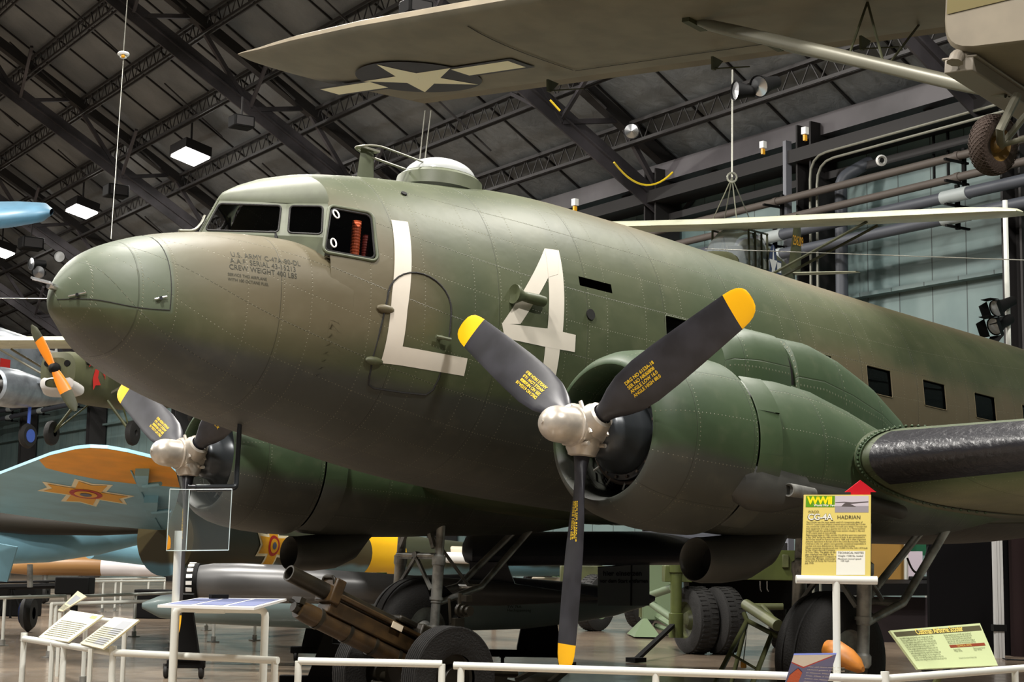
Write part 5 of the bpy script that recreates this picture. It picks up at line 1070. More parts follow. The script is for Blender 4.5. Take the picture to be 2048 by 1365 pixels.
t, f = panel('tall_sign', 'tall beige text sign with green corner badge and glider photograph on the T stand', 'sign', cs, 'sign_yellow'); W_, H_ = np.linalg.norm(cs[1] - cs[0]), np.linalg.norm(cs[3] - cs[0])
pquad(t, f, .03, .46, .845, .985, 'sign_green', 'green_badge'); pquad(t, f, .465, .965, .78, .985, 'photo_grey', 'photograph'); pquad(t, f, .465, .965, .86, .985, mat('photo_sky', (196, 188, 196), .5), 'photograph_sky', .001)
G = MB(); G.add([f(.47, .895, .0014), f(.60, .90, .0014), f(.70, .885, .0014), f(.96, .905, .0014), f(.96, .917, .0014), f(.72, .905, .0014), f(.60, .912, .0014), f(.47, .905, .0014)], [tuple(range(8))]); G.add([f(.56, .855, .0015), f(.78, .85, .0015), f(.72, .875, .0015), f(.64, .9, .0015), f(.60, .89, .0015)], [tuple(range(5))]); G.build('photographed_glider', 'photo_dark', t, world=True, smooth=0)
pquad(t, f, .50, .92, .02, .31, 'sign_white', 'note_box', .001)
ptext(t, f, [(.055, .885, .066, 'WWII', dict(bold=.003, spacing=.9))], W_, H_, 'sign_wwii', 'wwii_title', .0022); ptext(t, f, [(.15, .855, .020, 'World War Two', dict(bold=.0005)), (.065, .69, .056, 'CG-4A', dict(bold=.001, spacing=.95))], W_, H_, 'sign_white', 'white_title', .0022)
ptext(t, f, [(.062, .687, .0575, 'CG-4A', dict(bold=.0028, spacing=.93))], W_, H_, 'sign_ink', 'title_shadow', .0012)
body = ['The CG-4A was the most widely used U.S. troop/cargo glider of', 'WW II. Constructed of fabric-covered wood and metal, the CG-4A', 'was crewed by a pilot and copilot. It could carry either 13 troops and', 'their equipment or a jeep, a quarter-ton truck, or a 75mm howitzer', 'loaded through the upward-hinged nose section. Usually C-46s and', 'C-47s were used as tow aircraft.', 'Flight-testing began in 1942, and the CG-4A first went into operation', 'in July 1943, during the Allied invasion of Sicily. It also participated in', 'the D-Day assault on France on June 6, 1944, and in other important', 'airborne operations in Europe and in the China-Burma-India Theater.', 'Until late in the war, gliders were generally considered expendable in', 'combat and were abandoned or destroyed after landing.', 'Fifteen companies manufactured over 12,000 CG-4As, with 1,074 built', 'by the Waco Aircraft Company', 'of Troy, Ohio. The glider on dis-', 'play overhead was built by the', 'Gibson Refrigerator Company in', 'Greenville, Michigan, and accept-', 'ed by the US Army Air Forces in', 'July 1945.']
it = [(.065, .775, .022, 'WACO'), (.50, .70, .034, 'HADRIAN'), (.52, .275, .0185, 'TECHNICAL NOTES'), (.52, .24, .0155, 'Weight: 7,500 lbs. loaded'), (.52, .205, .0155, 'Maximum towed speed:'), (.56, .18, .0155, '150 mph')]
it += [(.045, .652 - k * .0262, .0150 if len(s_) > 40 else .0160, s_, dict(spacing=.93)) for k, s_ in enumerate(body)]
ptext(t, f, it, W_, H_, 'sign_ink', 'lettering', .0022)
ar = [dep(1690, 985, D + .14), dep(1702, 985, D + .14), dep(1702, 1000, D + .14), dep(1741, 1000, D + .14), dep(1741, 985, D + .14), dep(1753, 985, D + .14), dep(1721, 961, D + .14)]
MB().prism(ar, RC[2] * .01).build('arrow', 'arrow_red', t, world=True, smooth=0, label='red arrow pointing up')
# scooter sign
z0, z1 = .72, .98; cs = [rp(1831, 1342, z0), rp(2001, 1329, z0), rp(1955, 1250, z1), rp(1785, 1259, z1)]
mat('sign_palegreen', (206, 218, 166), .35); mat('sign_band', (84, 80, 56), .5); mat('sign_title', (240, 214, 110), .5)
t, f = panel('scooter_sign', 'pale green tilted sign with a dark title band about the scooter, on the railing', 'sign', cs, 'sign_palegreen', .015); W_, H_ = np.linalg.norm(cs[1] - cs[0]), np.linalg.norm(cs[3] - cs[0])
pquad(t, f, .02, .985, .83, .95, 'sign_band', 'title_band'); pquad(t, f, .52, .95, .47, .54, mat('sign_band_red', (140, 60, 36), .5), 'notes_band')
ptext(t, f, [(.24, .848, .058, 'Cushman Airborne Scooter', dict(bold=.0012, spacing=.93))], W_, H_, 'sign_title', 'title', .002); ptext(t, f, [(.60, .485, .020, 'TECHNICAL NOTES', dict(spacing=1.2))], W_, H_, 'sign_title', 'notes_title', .002)
L_ = lines(11, 46, 5); R_ = lines(5, 44, 8)
ptext(t, f, [(.04, .76 - k * .055, .021, s_) for k, s_ in enumerate(L_)] + [(.52, .76 - k * .05, .021, s_) for k, s_ in enumerate(R_)] + [(.54, .41, .017, 'Engine: 4.6 hp'), (.54, .37, .017, 'Weight: 255 lbs.'), (.78, .41, .017, 'Maximum speed: 40 mph'), (.78, .37, .017, 'Range: 100 miles'), (.55, .20, .015, 'Donated to the museum in Dayton, Ohio')], W_, H_, mat('sign_ink_green', (110, 116, 84), .6), 'lettering', .002)
z0, z1 = .62, .86; cs = [rp(1567, 1378, z0), rp(1650, 1382, z0), rp(1672, 1313, z1), rp(1588, 1308, z1)]
mat('panel_blue', (86, 98, 160), .35)
t, f = panel('blue_panel', 'small blue and white tilted panel on the railing before the T stand', 'sign', cs, 'panel_blue', .01); W_, H_ = np.linalg.norm(cs[1] - cs[0]), np.linalg.norm(cs[3] - cs[0])
MB().add([f(0, 1, .001), f(0, .8, .001), f(.32, .66, .001), f(.9, .97, .001), f(.97, 1, .001)], [(0, 1, 2, 3, 4)]).build('white_wedge', 'white', t, world=True, smooth=0); MB().add([f(0, .8, .0012), f(0, .77, .0012), f(.32, .62, .0012), f(.92, .95, .0012), f(.9, .97, .0012), f(.32, .66, .0012)], [(0, 1, 2, 5), (2, 3, 4, 5)]).build('red_stripe', 'cross_red', t, world=True, smooth=0)
MB().add([f(.02, .08), f(.3, .05), f(.33, .5), f(.2, .62), f(.05, .4)], [(0, 1, 2, 3, 4)]).build('painted_figure', 'orange_hose', t, world=True, smooth=0)
ptext(t, f, [(.42, .66 - k * .085, .026, s_, dict(shear=.25)) for k, s_ in enumerate(('You can learn more about', 'WACO gliders and aircraft', 'at Historic Waco Field in', 'Troy, Ohio, a site located', 'within the National', 'Aviation Heritage Area.'))], W_ * 1.25, H_, 'white', 'lettering', .002)

# ------------------------------------------------------------------ Romanian-marked bomber standing behind
A_, B1_, C1_ = dep(175, 897, 19.5), dep(345, 965, 21.5), dep(330, 1060, 26.0)
wn = np.cross(B1_ - A_, C1_ - A_); wn /= np.linalg.norm(wn); wn = wn if wn[2] < 0 else -wn      # points down
def bw(x, y, l=0.): return onplane(x, y, A_, wn) + wn * l
bb = dep(600, 1100, 33); t = thing('bomber_airplane', 'blue bellied bomber with yellow wing tip and yellow rear band behind the transport', 'airplane', (bb[0], bb[1], 0))
out = [(-60, 966), (0, 949), (50, 930), (100, 911), (150, 899), (180, 896), (215, 898), (255, 905), (300, 916), (335, 928), (352, 945), (360, 975), (352, 1010), (331, 1062), (200, 1052), (100, 1040), (0, 1026), (-60, 1018)]
P = [bw(*q) for q in out]; ctr = sum(P) / len(P); G = MB(); top = [ctr + (p - ctr) * .985 - wn * .05 for p in P]; n = len(P)
G.add(P + top, [tuple(range(n)), tuple(range(n, 2 * n))[::-1]] + [(i, (i + 1) % n, n + (i + 1) % n, n + i) for i in range(n)]); wg = G.build('wing', 'sky_blue', t, world=True, smooth=0)
G = MB(); G.add([bw(x, y, .004) for x, y in ((78, 920), (100, 911), (150, 899), (180, 896), (215, 898), (255, 905), (300, 916), (335, 928), (352, 945), (360, 975), (270, 968), (200, 960), (130, 946), (92, 936))], [tuple(range(14))]); G.build('wing_tip_paint', 'tip_yellow', wg, world=True, smooth=0, label='yellow wing tip')
def cross_mark(par, f, prefix=''):
    """yellow four armed cross with notched arms, pale border, red and blue rings; f(u, v, lift), arms reach 1"""
    def arm(L, w, e): return [(-w, w), (-w, w)]
    def shape(a, w, nt):
        o = []
        for k in range(4):
            c, s = math.cos(k * PI / 2), math.sin(k * PI / 2)
            for x, y in ((w, -w), (a, -w * 1.15), (a - nt, 0), (a, w * 1.15)): o.append((x * c - y * s, x * s + y * c))
        return o
    for nm, mm, a, w, l in (('cross_border', 'insignia_white', 1.0, .36, .004), ('cross_body', 'cross_yellow', .88, .27, .010)):
        G = MB()
        for k in range(4):
            c, s = math.cos(k * PI / 2), math.sin(k * PI / 2); rows = []
            for i in range(9):
                row = []
                for yy in (-1, -.5, 0, .5, 1):
                    x = (a - .16 * (1 - abs(yy))) * i / 8; y = w * yy * (1 + .12 * i / 8); row.append(f(x * c - y * s, x * s + y * c, l))
                rows.append(row)
            G.grid(rows)
        G.build(nm, mm, par, world=True, smooth=0)
    for nm, mm, r, l in (('ring', 'cross_red', .36, .016), ('ring_center', 'cross_yellow', .25, .022), ('ring_core', 'cross_blue', .13, .028)):
        MB().grid([[f(k * r * math.cos(q), k * r * math.sin(q), l) for q in np.linspace(0, 2 * PI, 24, endpoint=False)] for k in (.02, .5, 1)], cv=True).build(nm, mm, par, world=True, smooth=0)
c0, ux, uy = bw(172, 987), bw(262, 1001) - bw(172, 987), bw(190, 961) - bw(172, 987)
cross_mark(wg, lambda u, v, l: c0 + ux * u + uy * v * .9 + wn * l)
G = MB()
for x, y in ((285, 945), (303, 1000)): G.prism([bw(x - 14, y - 8), bw(x + 14, y - 8), bw(x + 12, y + 22), bw(x - 4, y + 26)], wn * .10); G.tube([bw(x + 4, y + 12, .10), bw(x + 38, y + 8, .10)], .03, 8)
G.tube([bw(x0, y0, .01) for x0, y0 in ((262, 940), (290, 1000), (322, 1058))], .012, 5); G.build('aileron_balance', 'sky_blue', wg, world=True)
def lat_body(pts, m, name, parent, nseg=28, yaw=0., sq=1.):
    """pts: (x px, y px of centre, radius px, depth) stations of a body seen from the side"""
    G = MB(); rows = []; C3 = [dep(x, y, D) for x, y, r, D in pts]; ax = C3[-1] - C3[0]; ax[2] = 0; ax /= np.linalg.norm(ax); s_ = np.cross((0, 0, 1.), ax)
    for (x, y, r, D), c in zip(pts, C3):
        R = r * D / FPX; rows.append([c + s_ * R * sq * math.cos(q) + np.array([0, 0, R * math.sin(q)]) for q in np.linspace(0, 2 * PI, nseg, endpoint=False)])
    G.grid(rows, cv=True); G.f += [tuple(range(nseg)), tuple(range(len(rows) * nseg - nseg, len(rows) * nseg))[::-1]]; G.mi += [0, 0]; return G.build(name, m, parent, world=True), C3, s_
b = NB('bomber_skin', .5); f_ = b.ramp(b.math('ADD', b.Z, b.math('MULTIPLY', b.noise(.7, 2), .4)), 1.30, 1.42); cc = b.mix(b.ramp(b.noise(.35, 1), .47, .53), (84, 74, 46), (58, 60, 42)); b.color(b.mix(f_, (112, 156, 172), cc))
fu, C3, fs = lat_body([(330, 1078, 75, 26), (430, 1080, 70, 27.5), (560, 1092, 62, 29.5), (700, 1106, 48, 31.5), (800, 1112, 42, 33), (1000, 1124, 30, 36), (1160, 1134, 18, 38.5), (1200, 1138, 8, 39)], 'bomber_skin', 'fuselage', t)
nb_, _, _ = lat_body([(705, 1106.5, 49.5, 31.6), (760, 1109, 46.8, 32.3), (776, 1110, 45.8, 32.6)], 'band_yellow', 'rear_band', t)
fo = C3[2] + (-fs if (fs @ (CAM - C3[2])) < 0 else fs) * 0; sd = fs if (fs @ (CAM - C3[2])) > 0 else -fs; ax_ = (C3[3] - C3[1]) / np.linalg.norm(C3[3] - C3[1])
RS = [r * D / FPX for r, D in ((70, 27.5), (62, 29.5), (48, 31.5))]
def fpos(q): i = min(int(q), 1); k = q - i; return C3[1 + i] * (1 - k) + C3[2 + i] * k, RS[i] * (1 - k) + RS[i + 1] * k
qc = min(np.linspace(0, 2, 400), key=lambda q: abs(pxl(fpos(q)[0] + sd * fpos(q)[1])[0] - 547)); qs = 2 / np.linalg.norm(C3[3] - C3[1])
def fcross(u, v, l):
    c, R = fpos(min(max(qc + u * .55 * qs, 0), 2)); zz = v * .50 - .05; return c + sd * (math.sqrt(max(R * R - zz * zz, 0)) + l + .006) + np.array([0, 0, zz])
cross_mark(fu, fcross)
nac2, _, _ = lat_body([(-120, 1075, 45, 27), (-20, 1078, 52, 27), (100, 1075, 50, 27.5), (200, 1068, 42, 28), (280, 1060, 30, 28.5), (350, 1056, 12, 29)], 'sky_blue', 'engine_nacelle', t)
lat_body([(-40, 1040, 22, 26.6), (60, 1046, 24, 26.8), (200, 1054, 18, 27.2), (330, 1060, 6, 27.6)], mat('soot_brown', (44, 38, 28), .6), 'nacelle_fairing', t)
lat_body([(180, 1098, 20, 30), (330, 1112, 24, 31), (420, 1135, 22, 32), (480, 1150, 12, 33)], 'sky_blue', 'inner_belly', t)
MB().prism([dep(-20, 1085, 26), dep(34, 1095, 26), dep(14, 1165, 26), dep(-30, 1160, 26)], RC[2] * .06).build('gear_door', 'sky_blue', t, world=True)
MB().tube([dep(60, 1130, 27), dep(60, 1175, 27)], .05, 8).build('gear_leg', 'gear_grey', t, world=True)
w0 = dep(60, 1180, 27.5); w0[2] = .32; G = MB(); G.lathe(w0, RC[0], [(-.09, .1), (-.09, .24), (0, .32), (.09, .24), (.09, .1)], 28); G.build('tire', 'black_rubber', t, world=True)
w0 = w0 - RC[0] * .0; MB().lathe(w0 - RC[2] * .0 - RC[0] * .13, -RC[0], [(0, .18), (.01, 0)], 20).build('wheel_hub', 'hub_blue', t, world=True)
# brown and silver aircraft low behind the rails
p = dep(200, 1135, 42); t = thing('parked_airplane', 'brown and white aircraft resting low behind the distant railings', 'airplane', (p[0], p[1], 0))
lat_body([(20, 1135, 12, 42), (60, 1133, 18, 42), (160, 1133, 19, 42), (205, 1134, 18.5, 42)], mat('brown_skin', (150, 110, 64), .4), 'rear_fuselage', t)
lat_body([(205, 1134, 18.6, 42), (300, 1136, 18, 42), (350, 1139, 14, 42), (380, 1143, 6, 42)], mat('bright_skin', (232, 226, 226), .35), 'nose', t)
MB().tube([dep(90, 1150, 42), (dep(90, 1150, 42)[0], dep(90, 1150, 42)[1], .3)], .08, 8).build('gear_leg', 'gear_grey', t, world=True); w_ = dep(90, 1150, 42); w_[2] = .3; MB().lathe(w_, RC[0], [(-.1, .05), (-.1, .25), (0, .3), (.1, .25), (.1, .05)], 20).build('tire', 'black_rubber', t, world=True)
# pale drop tank seen through the landing gear
p = dep(880, 1112, 34); t = thing('drop_tank', 'pale cream and white long tank seen through the far landing gear', 'tank', (p[0], p[1], 0))
lat_body([(798, 1106, 4, 34), (815, 1108, 11, 34), (900, 1110, 17, 34), (1000, 1114, 17, 34), (1060, 1118, 8, 34)], mat('tank_cream', (214, 200, 176), .4), 'tank_body', t); lat_body([(800, 1109, 3, 33.7), (830, 1112, 8, 33.7), (900, 1116, 11, 33.7), (1000, 1119, 10, 33.7), (1040, 1121, 4, 33.7)], 'white', 'tank_belly', t)
for x in (840, 990): q = dep(x, 1125, 34); MB().tube([q, (q[0], q[1], 0)], .05, 8).build('leg', 'black_steel', t, world=True)

# ------------------------------------------------------------------ grey missile body on black dollies
p = dep(700, 1200, 20.5); t = thing('flying_bomb', 'long grey flying bomb with pale blue belly on black dollies under the transport', 'missile', (p[0], p[1], 0))
b = NB('bomb_skin', .38, .1); z_ = dep(900, 1202, 20.5)[2]; f_ = b.ramp(b.Z, z_ - .03, z_ + .03); b.color(b.mix(f_, (118, 136, 136), (88, 90, 98)))
fz, _, _ = lat_body([(285, 1212, 6, 20.5), (320, 1214, 22, 20.5), (400, 1214, 33, 20.5), (520, 1213, 40, 20.5), (650, 1210, 48, 20.5), (800, 1207, 54, 20.5), (950, 1205, 56, 20.5), (1050, 1208, 50, 20.5), (1150, 1206, 40, 20.5), (1230, 1204, 28, 20.5), (1290, 1200, 14, 20.5), (1310, 1198, 4, 20.5)], 'bomb_skin', 'body', t, 36)
bomb = t
t = thing('jet_tube', 'grey tapering jet tube with riveted black intake ring lying beside the flying bomb', 'engine', (dep(500, 1170, 19.4)[0], dep(500, 1170, 19.4)[1], 0))
mat('tube_grey', (98, 98, 98), .34, .1, noise=.1, nscale=2)
lat_body([(398, 1165, 33, 19.4), (425, 1166, 38, 19.4), (480, 1167, 39.5, 19.4), (560, 1169, 38, 19.4), (640, 1174, 34, 19.4), (800, 1180, 30, 19.4), (1000, 1188, 24, 19.4), (1120, 1194, 12, 19.4), (1196, 1197, 3, 19.4)], 'tube_grey', 'casing', t, 36)
rr, C3, s_ = lat_body([(372, 1166, 30, 19.4), (378, 1166, 36, 19.4), (392, 1166, 39, 19.4), (399, 1166, 38, 19.4)], 'black', 'intake_ring', t, 36)
axd = C3[-1] - C3[0]; axd /= np.linalg.norm(axd); G = MB()
for k in range(18): q = k * 2 * PI / 18; c = (C3[1] + C3[2]) / 2 + s_ * .231 * math.cos(q) + np.array([0, 0, .231 * math.sin(q)]); G.box(c, (.07, .045, .02), (axd, np.cross(axd, s_ * math.cos(q) + np.array([0, 0, math.sin(q)])), s_ * math.cos(q) + np.array([0, 0, math.sin(q)])))
G.build('intake_rivets', 'white', rr, world=True)
MB().lathe(C3[0] - axd * .001, -axd, [(0, .17), (.0, .0)], 24).build('intake_mesh', 'cross_red', rr, world=True)
MB().prism([dep(940, 1125, 19.5), dep(1012, 1125, 19.5), dep(1035, 1182, 19.5), dep(935, 1182, 19.5)], RC[2] * .12).build('pylon', 'tube_dark', t, world=True) if 'tube_dark' in MATS else MB().prism([dep(940, 1125, 19.5), dep(1012, 1125, 19.5), dep(1035, 1182, 19.5), dep(935, 1182, 19.5)], RC[2] * .12).build('pylon', mat('tube_dark', (62, 64, 72), .45), t, world=True)
q0, q1 = dep(925, 1098, 20.2), dep(1475, 1096, 20.6); G = MB(); rows = []
for k, sc in ((0, .3), (.012, .75), (.04, 1), (1, 1)):
    c = q0 * (1 - k) + q1 * k; rows.append([c + RC[2] * .75 * sc * math.cos(a_) + np.array([0, 0, .19 * sc * math.sin(a_)]) for a_ in np.linspace(0, 2 * PI, 24, endpoint=False)])
G.grid(rows, cv=True); G.build('wing', 'tube_dark', bomb, world=True)
fn0 = [dep(1196, 1136, 20.0), dep(1299, 1128, 20.0), dep(1299, 1212, 20.0), dep(1196, 1212, 20.0)]
mat('fin_grey', (96, 104, 106), .5); MB().prism(fn0, RC[2] * .08).build('tail_fin', 'fin_grey', bomb, world=True)
MB().tube([dep(1263, 1131, 19.98), dep(1262, 1212, 19.98)], .01, 5).build('fin_hinge', 'black', bomb, world=True)
G = MB(); sc_ = 20 / FPX
def flat(px_, py_, D): o = dep(px_, py_, D); return lambda u, v: o + RC[0] * u - RC[1] * v
G.text('hier einsetzen', flat(1206, 1152, 19.97), .085, bold=.002); G.text('vor dem Start entfernen', flat(1200, 1166, 19.97), .06, bold=.002); G.text('TW 76A', flat(1014, 1217, 20.13), .05); G.text('Hochspannung', flat(1014, 1224, 20.13), .05); G.text('N', flat(660, 1225, 20.15), .09, bold=.003); G.text('Anschluss N', flat(650, 1236, 20.15), .06); G.build('stencil', 'black', bomb, world=True, smooth=0)
def dolly(label, x0, x1, ytop, ybase, D, casters, tower=None, flare=None):
    a, b_ = dep(x0, ybase, D), dep(x1, ybase, D); a[2] = b_[2] = .16; t = thing('dolly', label, 'dolly', tuple((a + b_) / 2 * np.array([1, 1, 0])), group='black support dollies')
    MB().bar(a, b_, .10, .09).build('base_beam', 'black', t, world=True, bevel=.01)
    if tower:
        u0, u1 = tower; c0_, c1_ = dep(u0, 1200, D), dep(u1, 1200, D); zt2 = dep(u0, ytop, D)[2]
        MB().prism([(c0_[0], c0_[1], .2), (c1_[0], c1_[1], .2), (*(c0_ * (.15) + c1_ * .85)[:2], zt2), (*(c0_ * .85 + c1_ * .15)[:2], zt2)], RC[2] * .25).build('tower', 'black', t, world=True)
    if flare:
        u0, u1, um, w_ = flare; c0_, c1_, cm = dep(u0, 1200, D), dep(u1, 1200, D), dep(um, 1200, D); ztm = dep(um, 1225, D)[2]
        MB().prism([(c0_[0], c0_[1], .2), (c1_[0], c1_[1], .2), (*(cm + RC[0] * w_)[:2], ztm), (*(cm + RC[0] * w_)[:2], dep(um, ytop, D)[2]), (*(cm - RC[0] * w_)[:2], dep(um, ytop, D)[2]), (*(cm - RC[0] * w_)[:2], ztm)], RC[2] * .08).build('tower', 'black', t, world=True)
    for x in casters:
        c = dep(x, ybase, D); c[2] = .07; G = MB(); G.lathe(c - RC[0] * .02, RC[0], [(0, 0), (0, .06), (.01, .07), (.035, .07), (.045, .06), (.045, 0)], 16); G.box(c + (0, 0, .06), (.05, .05, .06)); G.build('caster', 'black_rubber', t, world=True)
    return t
dolly('black dolly with flared pedestal behind the text table', 335, 410, 1190, 1320, 18.0, (333, 403), flare=(345, 404, 375, .06))
dolly('black dolly under the flying bomb, left of the howitzer', 582, 780, 1222, 1290, 21.0, (592, 775), tower=(606, 702))
dolly('low black dolly with one caster before the howitzer wheel', 560, 680, 1290, 1340, 16.0, (655,), flare=(620, 700, 676, .05))
dolly('black dolly under the tail of the flying bomb, right of the howitzer', 960, 1140, 1226, 1292, 21.0, (1005, 1120), tower=(1035, 1125))
# small sign visible beyond
p = dep(761, 1160, 25); t, f = panel('placard', 'small beige placard with a green WWII badge beyond the howitzer muzzle', 'sign', [dep(738, 1180, 25), dep(772, 1180, 25), dep(774, 1146, 25), dep(738, 1146, 25)], 'panel_beige'); pquad(t, f, .42, 1, .5, 1, 'sign_green', 'green_badge')
ptext(t, f, [(.46, .62, .11, 'WWII', dict(bold=.004, spacing=.9))], .26, .26, 'sign_wwii', 'title', .003); ptext(t, f, [(.02, .36, .075, 'Pack'), (.02, .05, .06, 'Howitzer')], .26, .26, 'orange_hose', 'lettering', .003)
q = dep(755, 1180, 25); MB().tube([q, (q[0], q[1], 0)], .02, 8).build('post', 'rail_white', t, world=True)

# ------------------------------------------------------------------ pack howitzer
hl = RC[0].copy(); hl[2] = 0; hl /= np.linalg.norm(hl); hfw = RC[2].copy(); hfw[2] = 0; hfw /= np.linalg.norm(hfw); an = math.radians(42)
hX = -hl * math.cos(an) - hfw * math.sin(an); hY = np.cross((0, 0, 1.), hX); ho = dep(826, 1340, 13.3); ho[2] = 0
mat('brown_olive', (66, 48, 24), .45, noise=.3, nscale=8); mat('dark_olive', (42, 37, 26), .45, .2, noise=.3, nscale=6)
how, HF = framed_thing('pack_howitzer', 'brown olive wheeled pack howitzer with raised barrel under the transport', 'cannon', ho, hX, hY)
def hloc(x, y, D): return loc_of(HF, dep(x, y, D))
for sd in (-1, 1):
    c = (0, sd * .46, .42); G = MB(); pr = [(-.085, .20), (-.095, .27), (-.085, .38)]
    for q in np.linspace(-.075, .075, 7): pr += [(q - .008, .42), (q + .006, .42), (q + .008, .408), (q + .012, .408)]
    pr += [(.085, .38), (.095, .27), (.085, .20)]; G.lathe(c, (0, 1, 0), pr, 56); w_ = G.build('tire', 'black_rubber', how)
    G = MB(); 
    for k in range(52): q = k * 2 * PI / 52; G.box((c[0] + .397 * math.cos(q), c[1] - .088, c[2] + .397 * math.sin(q)), (.03, .02, .014), ((math.cos(q), 0, math.sin(q)), (0, 1, 0), (-math.sin(q), 0, math.cos(q))))
    G.build('tread_blocks', 'black_rubber', w_)
    G = MB(); G.lathe(c, (0, 1, 0), [(-.05, .205), (-.03, .19), (-.02, .12), (-.07, .09), (-.07, .0)], 28); G.lathe(c, (0, -1, 0), [(-.05, .205), (-.03, .19), (-.02, .12), (-.07, .09), (-.07, .0)], 28); G.build('wheel_hub', 'dark_olive', how)
mz = hloc(622, 1148, 12.35); mz[1] = 0; br = hloc(905, 1292, 13.2); br[1] = 0; d = (mz - br) / np.linalg.norm(mz - br); up = np.cross(d, (0, 1, 0)); up = up if up[2] > 0 else -up
G = MB(); G.lathe(br, d, [(0, .075), (.3, .075), (np.linalg.norm(mz - br) - .02, .064), (np.linalg.norm(mz - br), .064), (np.linalg.norm(mz - br), .050), (np.linalg.norm(mz - br) - .3, .046)], 28); G.build('barrel', 'dark_olive', how)
L_ = np.linalg.norm(mz - br); G = MB(); G.box(br + d * (L_ * .36) - up * .10, (L_ * .74, .17, .12), (d, (0, 1, 0), up)); G.box(br + d * (L_ * .36) + up * .0, (L_ * .68, .22, .04), (d, (0, 1, 0), up)); G.box(br + d * (L_ * .72) + up * .02, (.10, .22, .20), (d, (0, 1, 0), up)); G.build('cradle', 'brown_olive', how, bevel=.012)
G = MB(); a = br - up * .22 + d * .05; G.lathe(a, d, [(0, .0), (0, .08), (L_ * .78, .08), (L_ * .84, .07), (L_ * .84, .0)], 24)
rc_ = G.build('recoil_cylinder', 'brown_olive', how)
for k in (.15, .32, .5, .7): MB().lathe(a + d * L_ * k, d, [(0, .08), (0, .088), (.03, .088), (.03, .08)], 24).build('band', 'dark_olive', rc_)
G = MB(); e = a + d * L_ * .84; G.tube([e, e + d * .05], .04, 10); G.tube([e + (0, .04, .03), e + (0, -.06, .05) + d * .03], .02, 8); G.box(e + d * .02 + up * .06, (.05, .12, .05), (d, (0, 1, 0), up)); G.build('muzzle_fitting', 'dark_olive', how); m_ = br + d * L_ * .76 + up * .12; G = MB(); G.tube(bent([m_ + (0, -.08, -.08), m_ + (0, -.07, .0), m_ + (0, .07, .0), m_ + (0, .08, -.08)], .03), .014, 8); G.build('carry_handle', 'dark_olive', how)
G = MB(); G.box(br + d * .05, (.28, .20, .22), (d, (0, 1, 0), up)); G.box(br + d * .35 + up * .06, (.2, .24, .05), (d, (0, 1, 0), up)); G.build('breech', 'dark_olive', how, bevel=.015)
G = MB(); G.tube([(0, -.46, .385), (0, .46, .385)], .045, 12); G.box((0, 0, .42), (.26, .42, .22)); G.bar((0, .16, .45), br + (.15, .12, -.05), .06, .10); G.bar((0, -.16, .45), br + (.15, -.12, -.05), .06, .10); G.tube([(.12, -.38, .34), (.12, .38, .34)], .02, 8); G.build('axle', 'dark_olive', how, bevel=.01)
s0 = hloc(1060, 1195, 13.8)
G = MB(); c = hloc(920, 1222, 13.3); 
for k in range(3): G.lathe(c + (0, .05 * k, .0), (0, 1, 0), [(0, .0), (0, .06 - .01 * k), (.03, .06 - .01 * k), (.03, 0)], 14)
G.tube([c + (0, 0, -.2), c + (0, 0, .14)], .02, 8); G.tube([c + (.1, 0, -.1), c + (.12, .0, .1)], .012, 6); G.box(c + (.05, .02, -.12), (.10, .08, .12)); G.box(c + (-.02, .05, .10), (.06, .08, .05)); G.build('sight_gear', 'dark_olive', how)
MB().box(br + d * .45 - (0, .0, 0) - up * .02 + np.array([0, 1, 0]) * .12, (.11, .012, .05), (d, (0, 1, 0), up)).build('data_plate', 'tank_cream', how)
G = MB()
tr_ = [np.array([-.1, .0, .40]), np.array([-.9, 0, .30]), np.array([-1.7, 0, .14])]
for q in (-.14, .14): G.bar(tr_[0] + (0, q, 0), tr_[1] + (0, q * .9, 0), .05, .16); G.bar(tr_[1] + (0, q * .9, 0), tr_[2] + (0, q * .6, 0), .05, .13)
G.box((-1.7, 0, .08), (.12, .30, .16)); G.bar((-1.15, 0, .34), (-1.45, 0, .44), .04); G.bar((-1.5, .05, .3), (-1.72, .05, .42), .05); G.box((-1.74, .05, .45), (.05, .12, .06)); G.tube([(-.6, -.12, .42), (-1.25, -.12, .38)], .035, 8); G.build('trail', 'dark_olive', how)
G = MB()
for k in range(5): G.lathe((-.35 - .26 * k, -.166, .37 - .03 * k), (0, -1, 0), [(0, .055), (.006, .055), (.006, .03)], 14)
G.build('trail_holes', 'brown_olive', how)

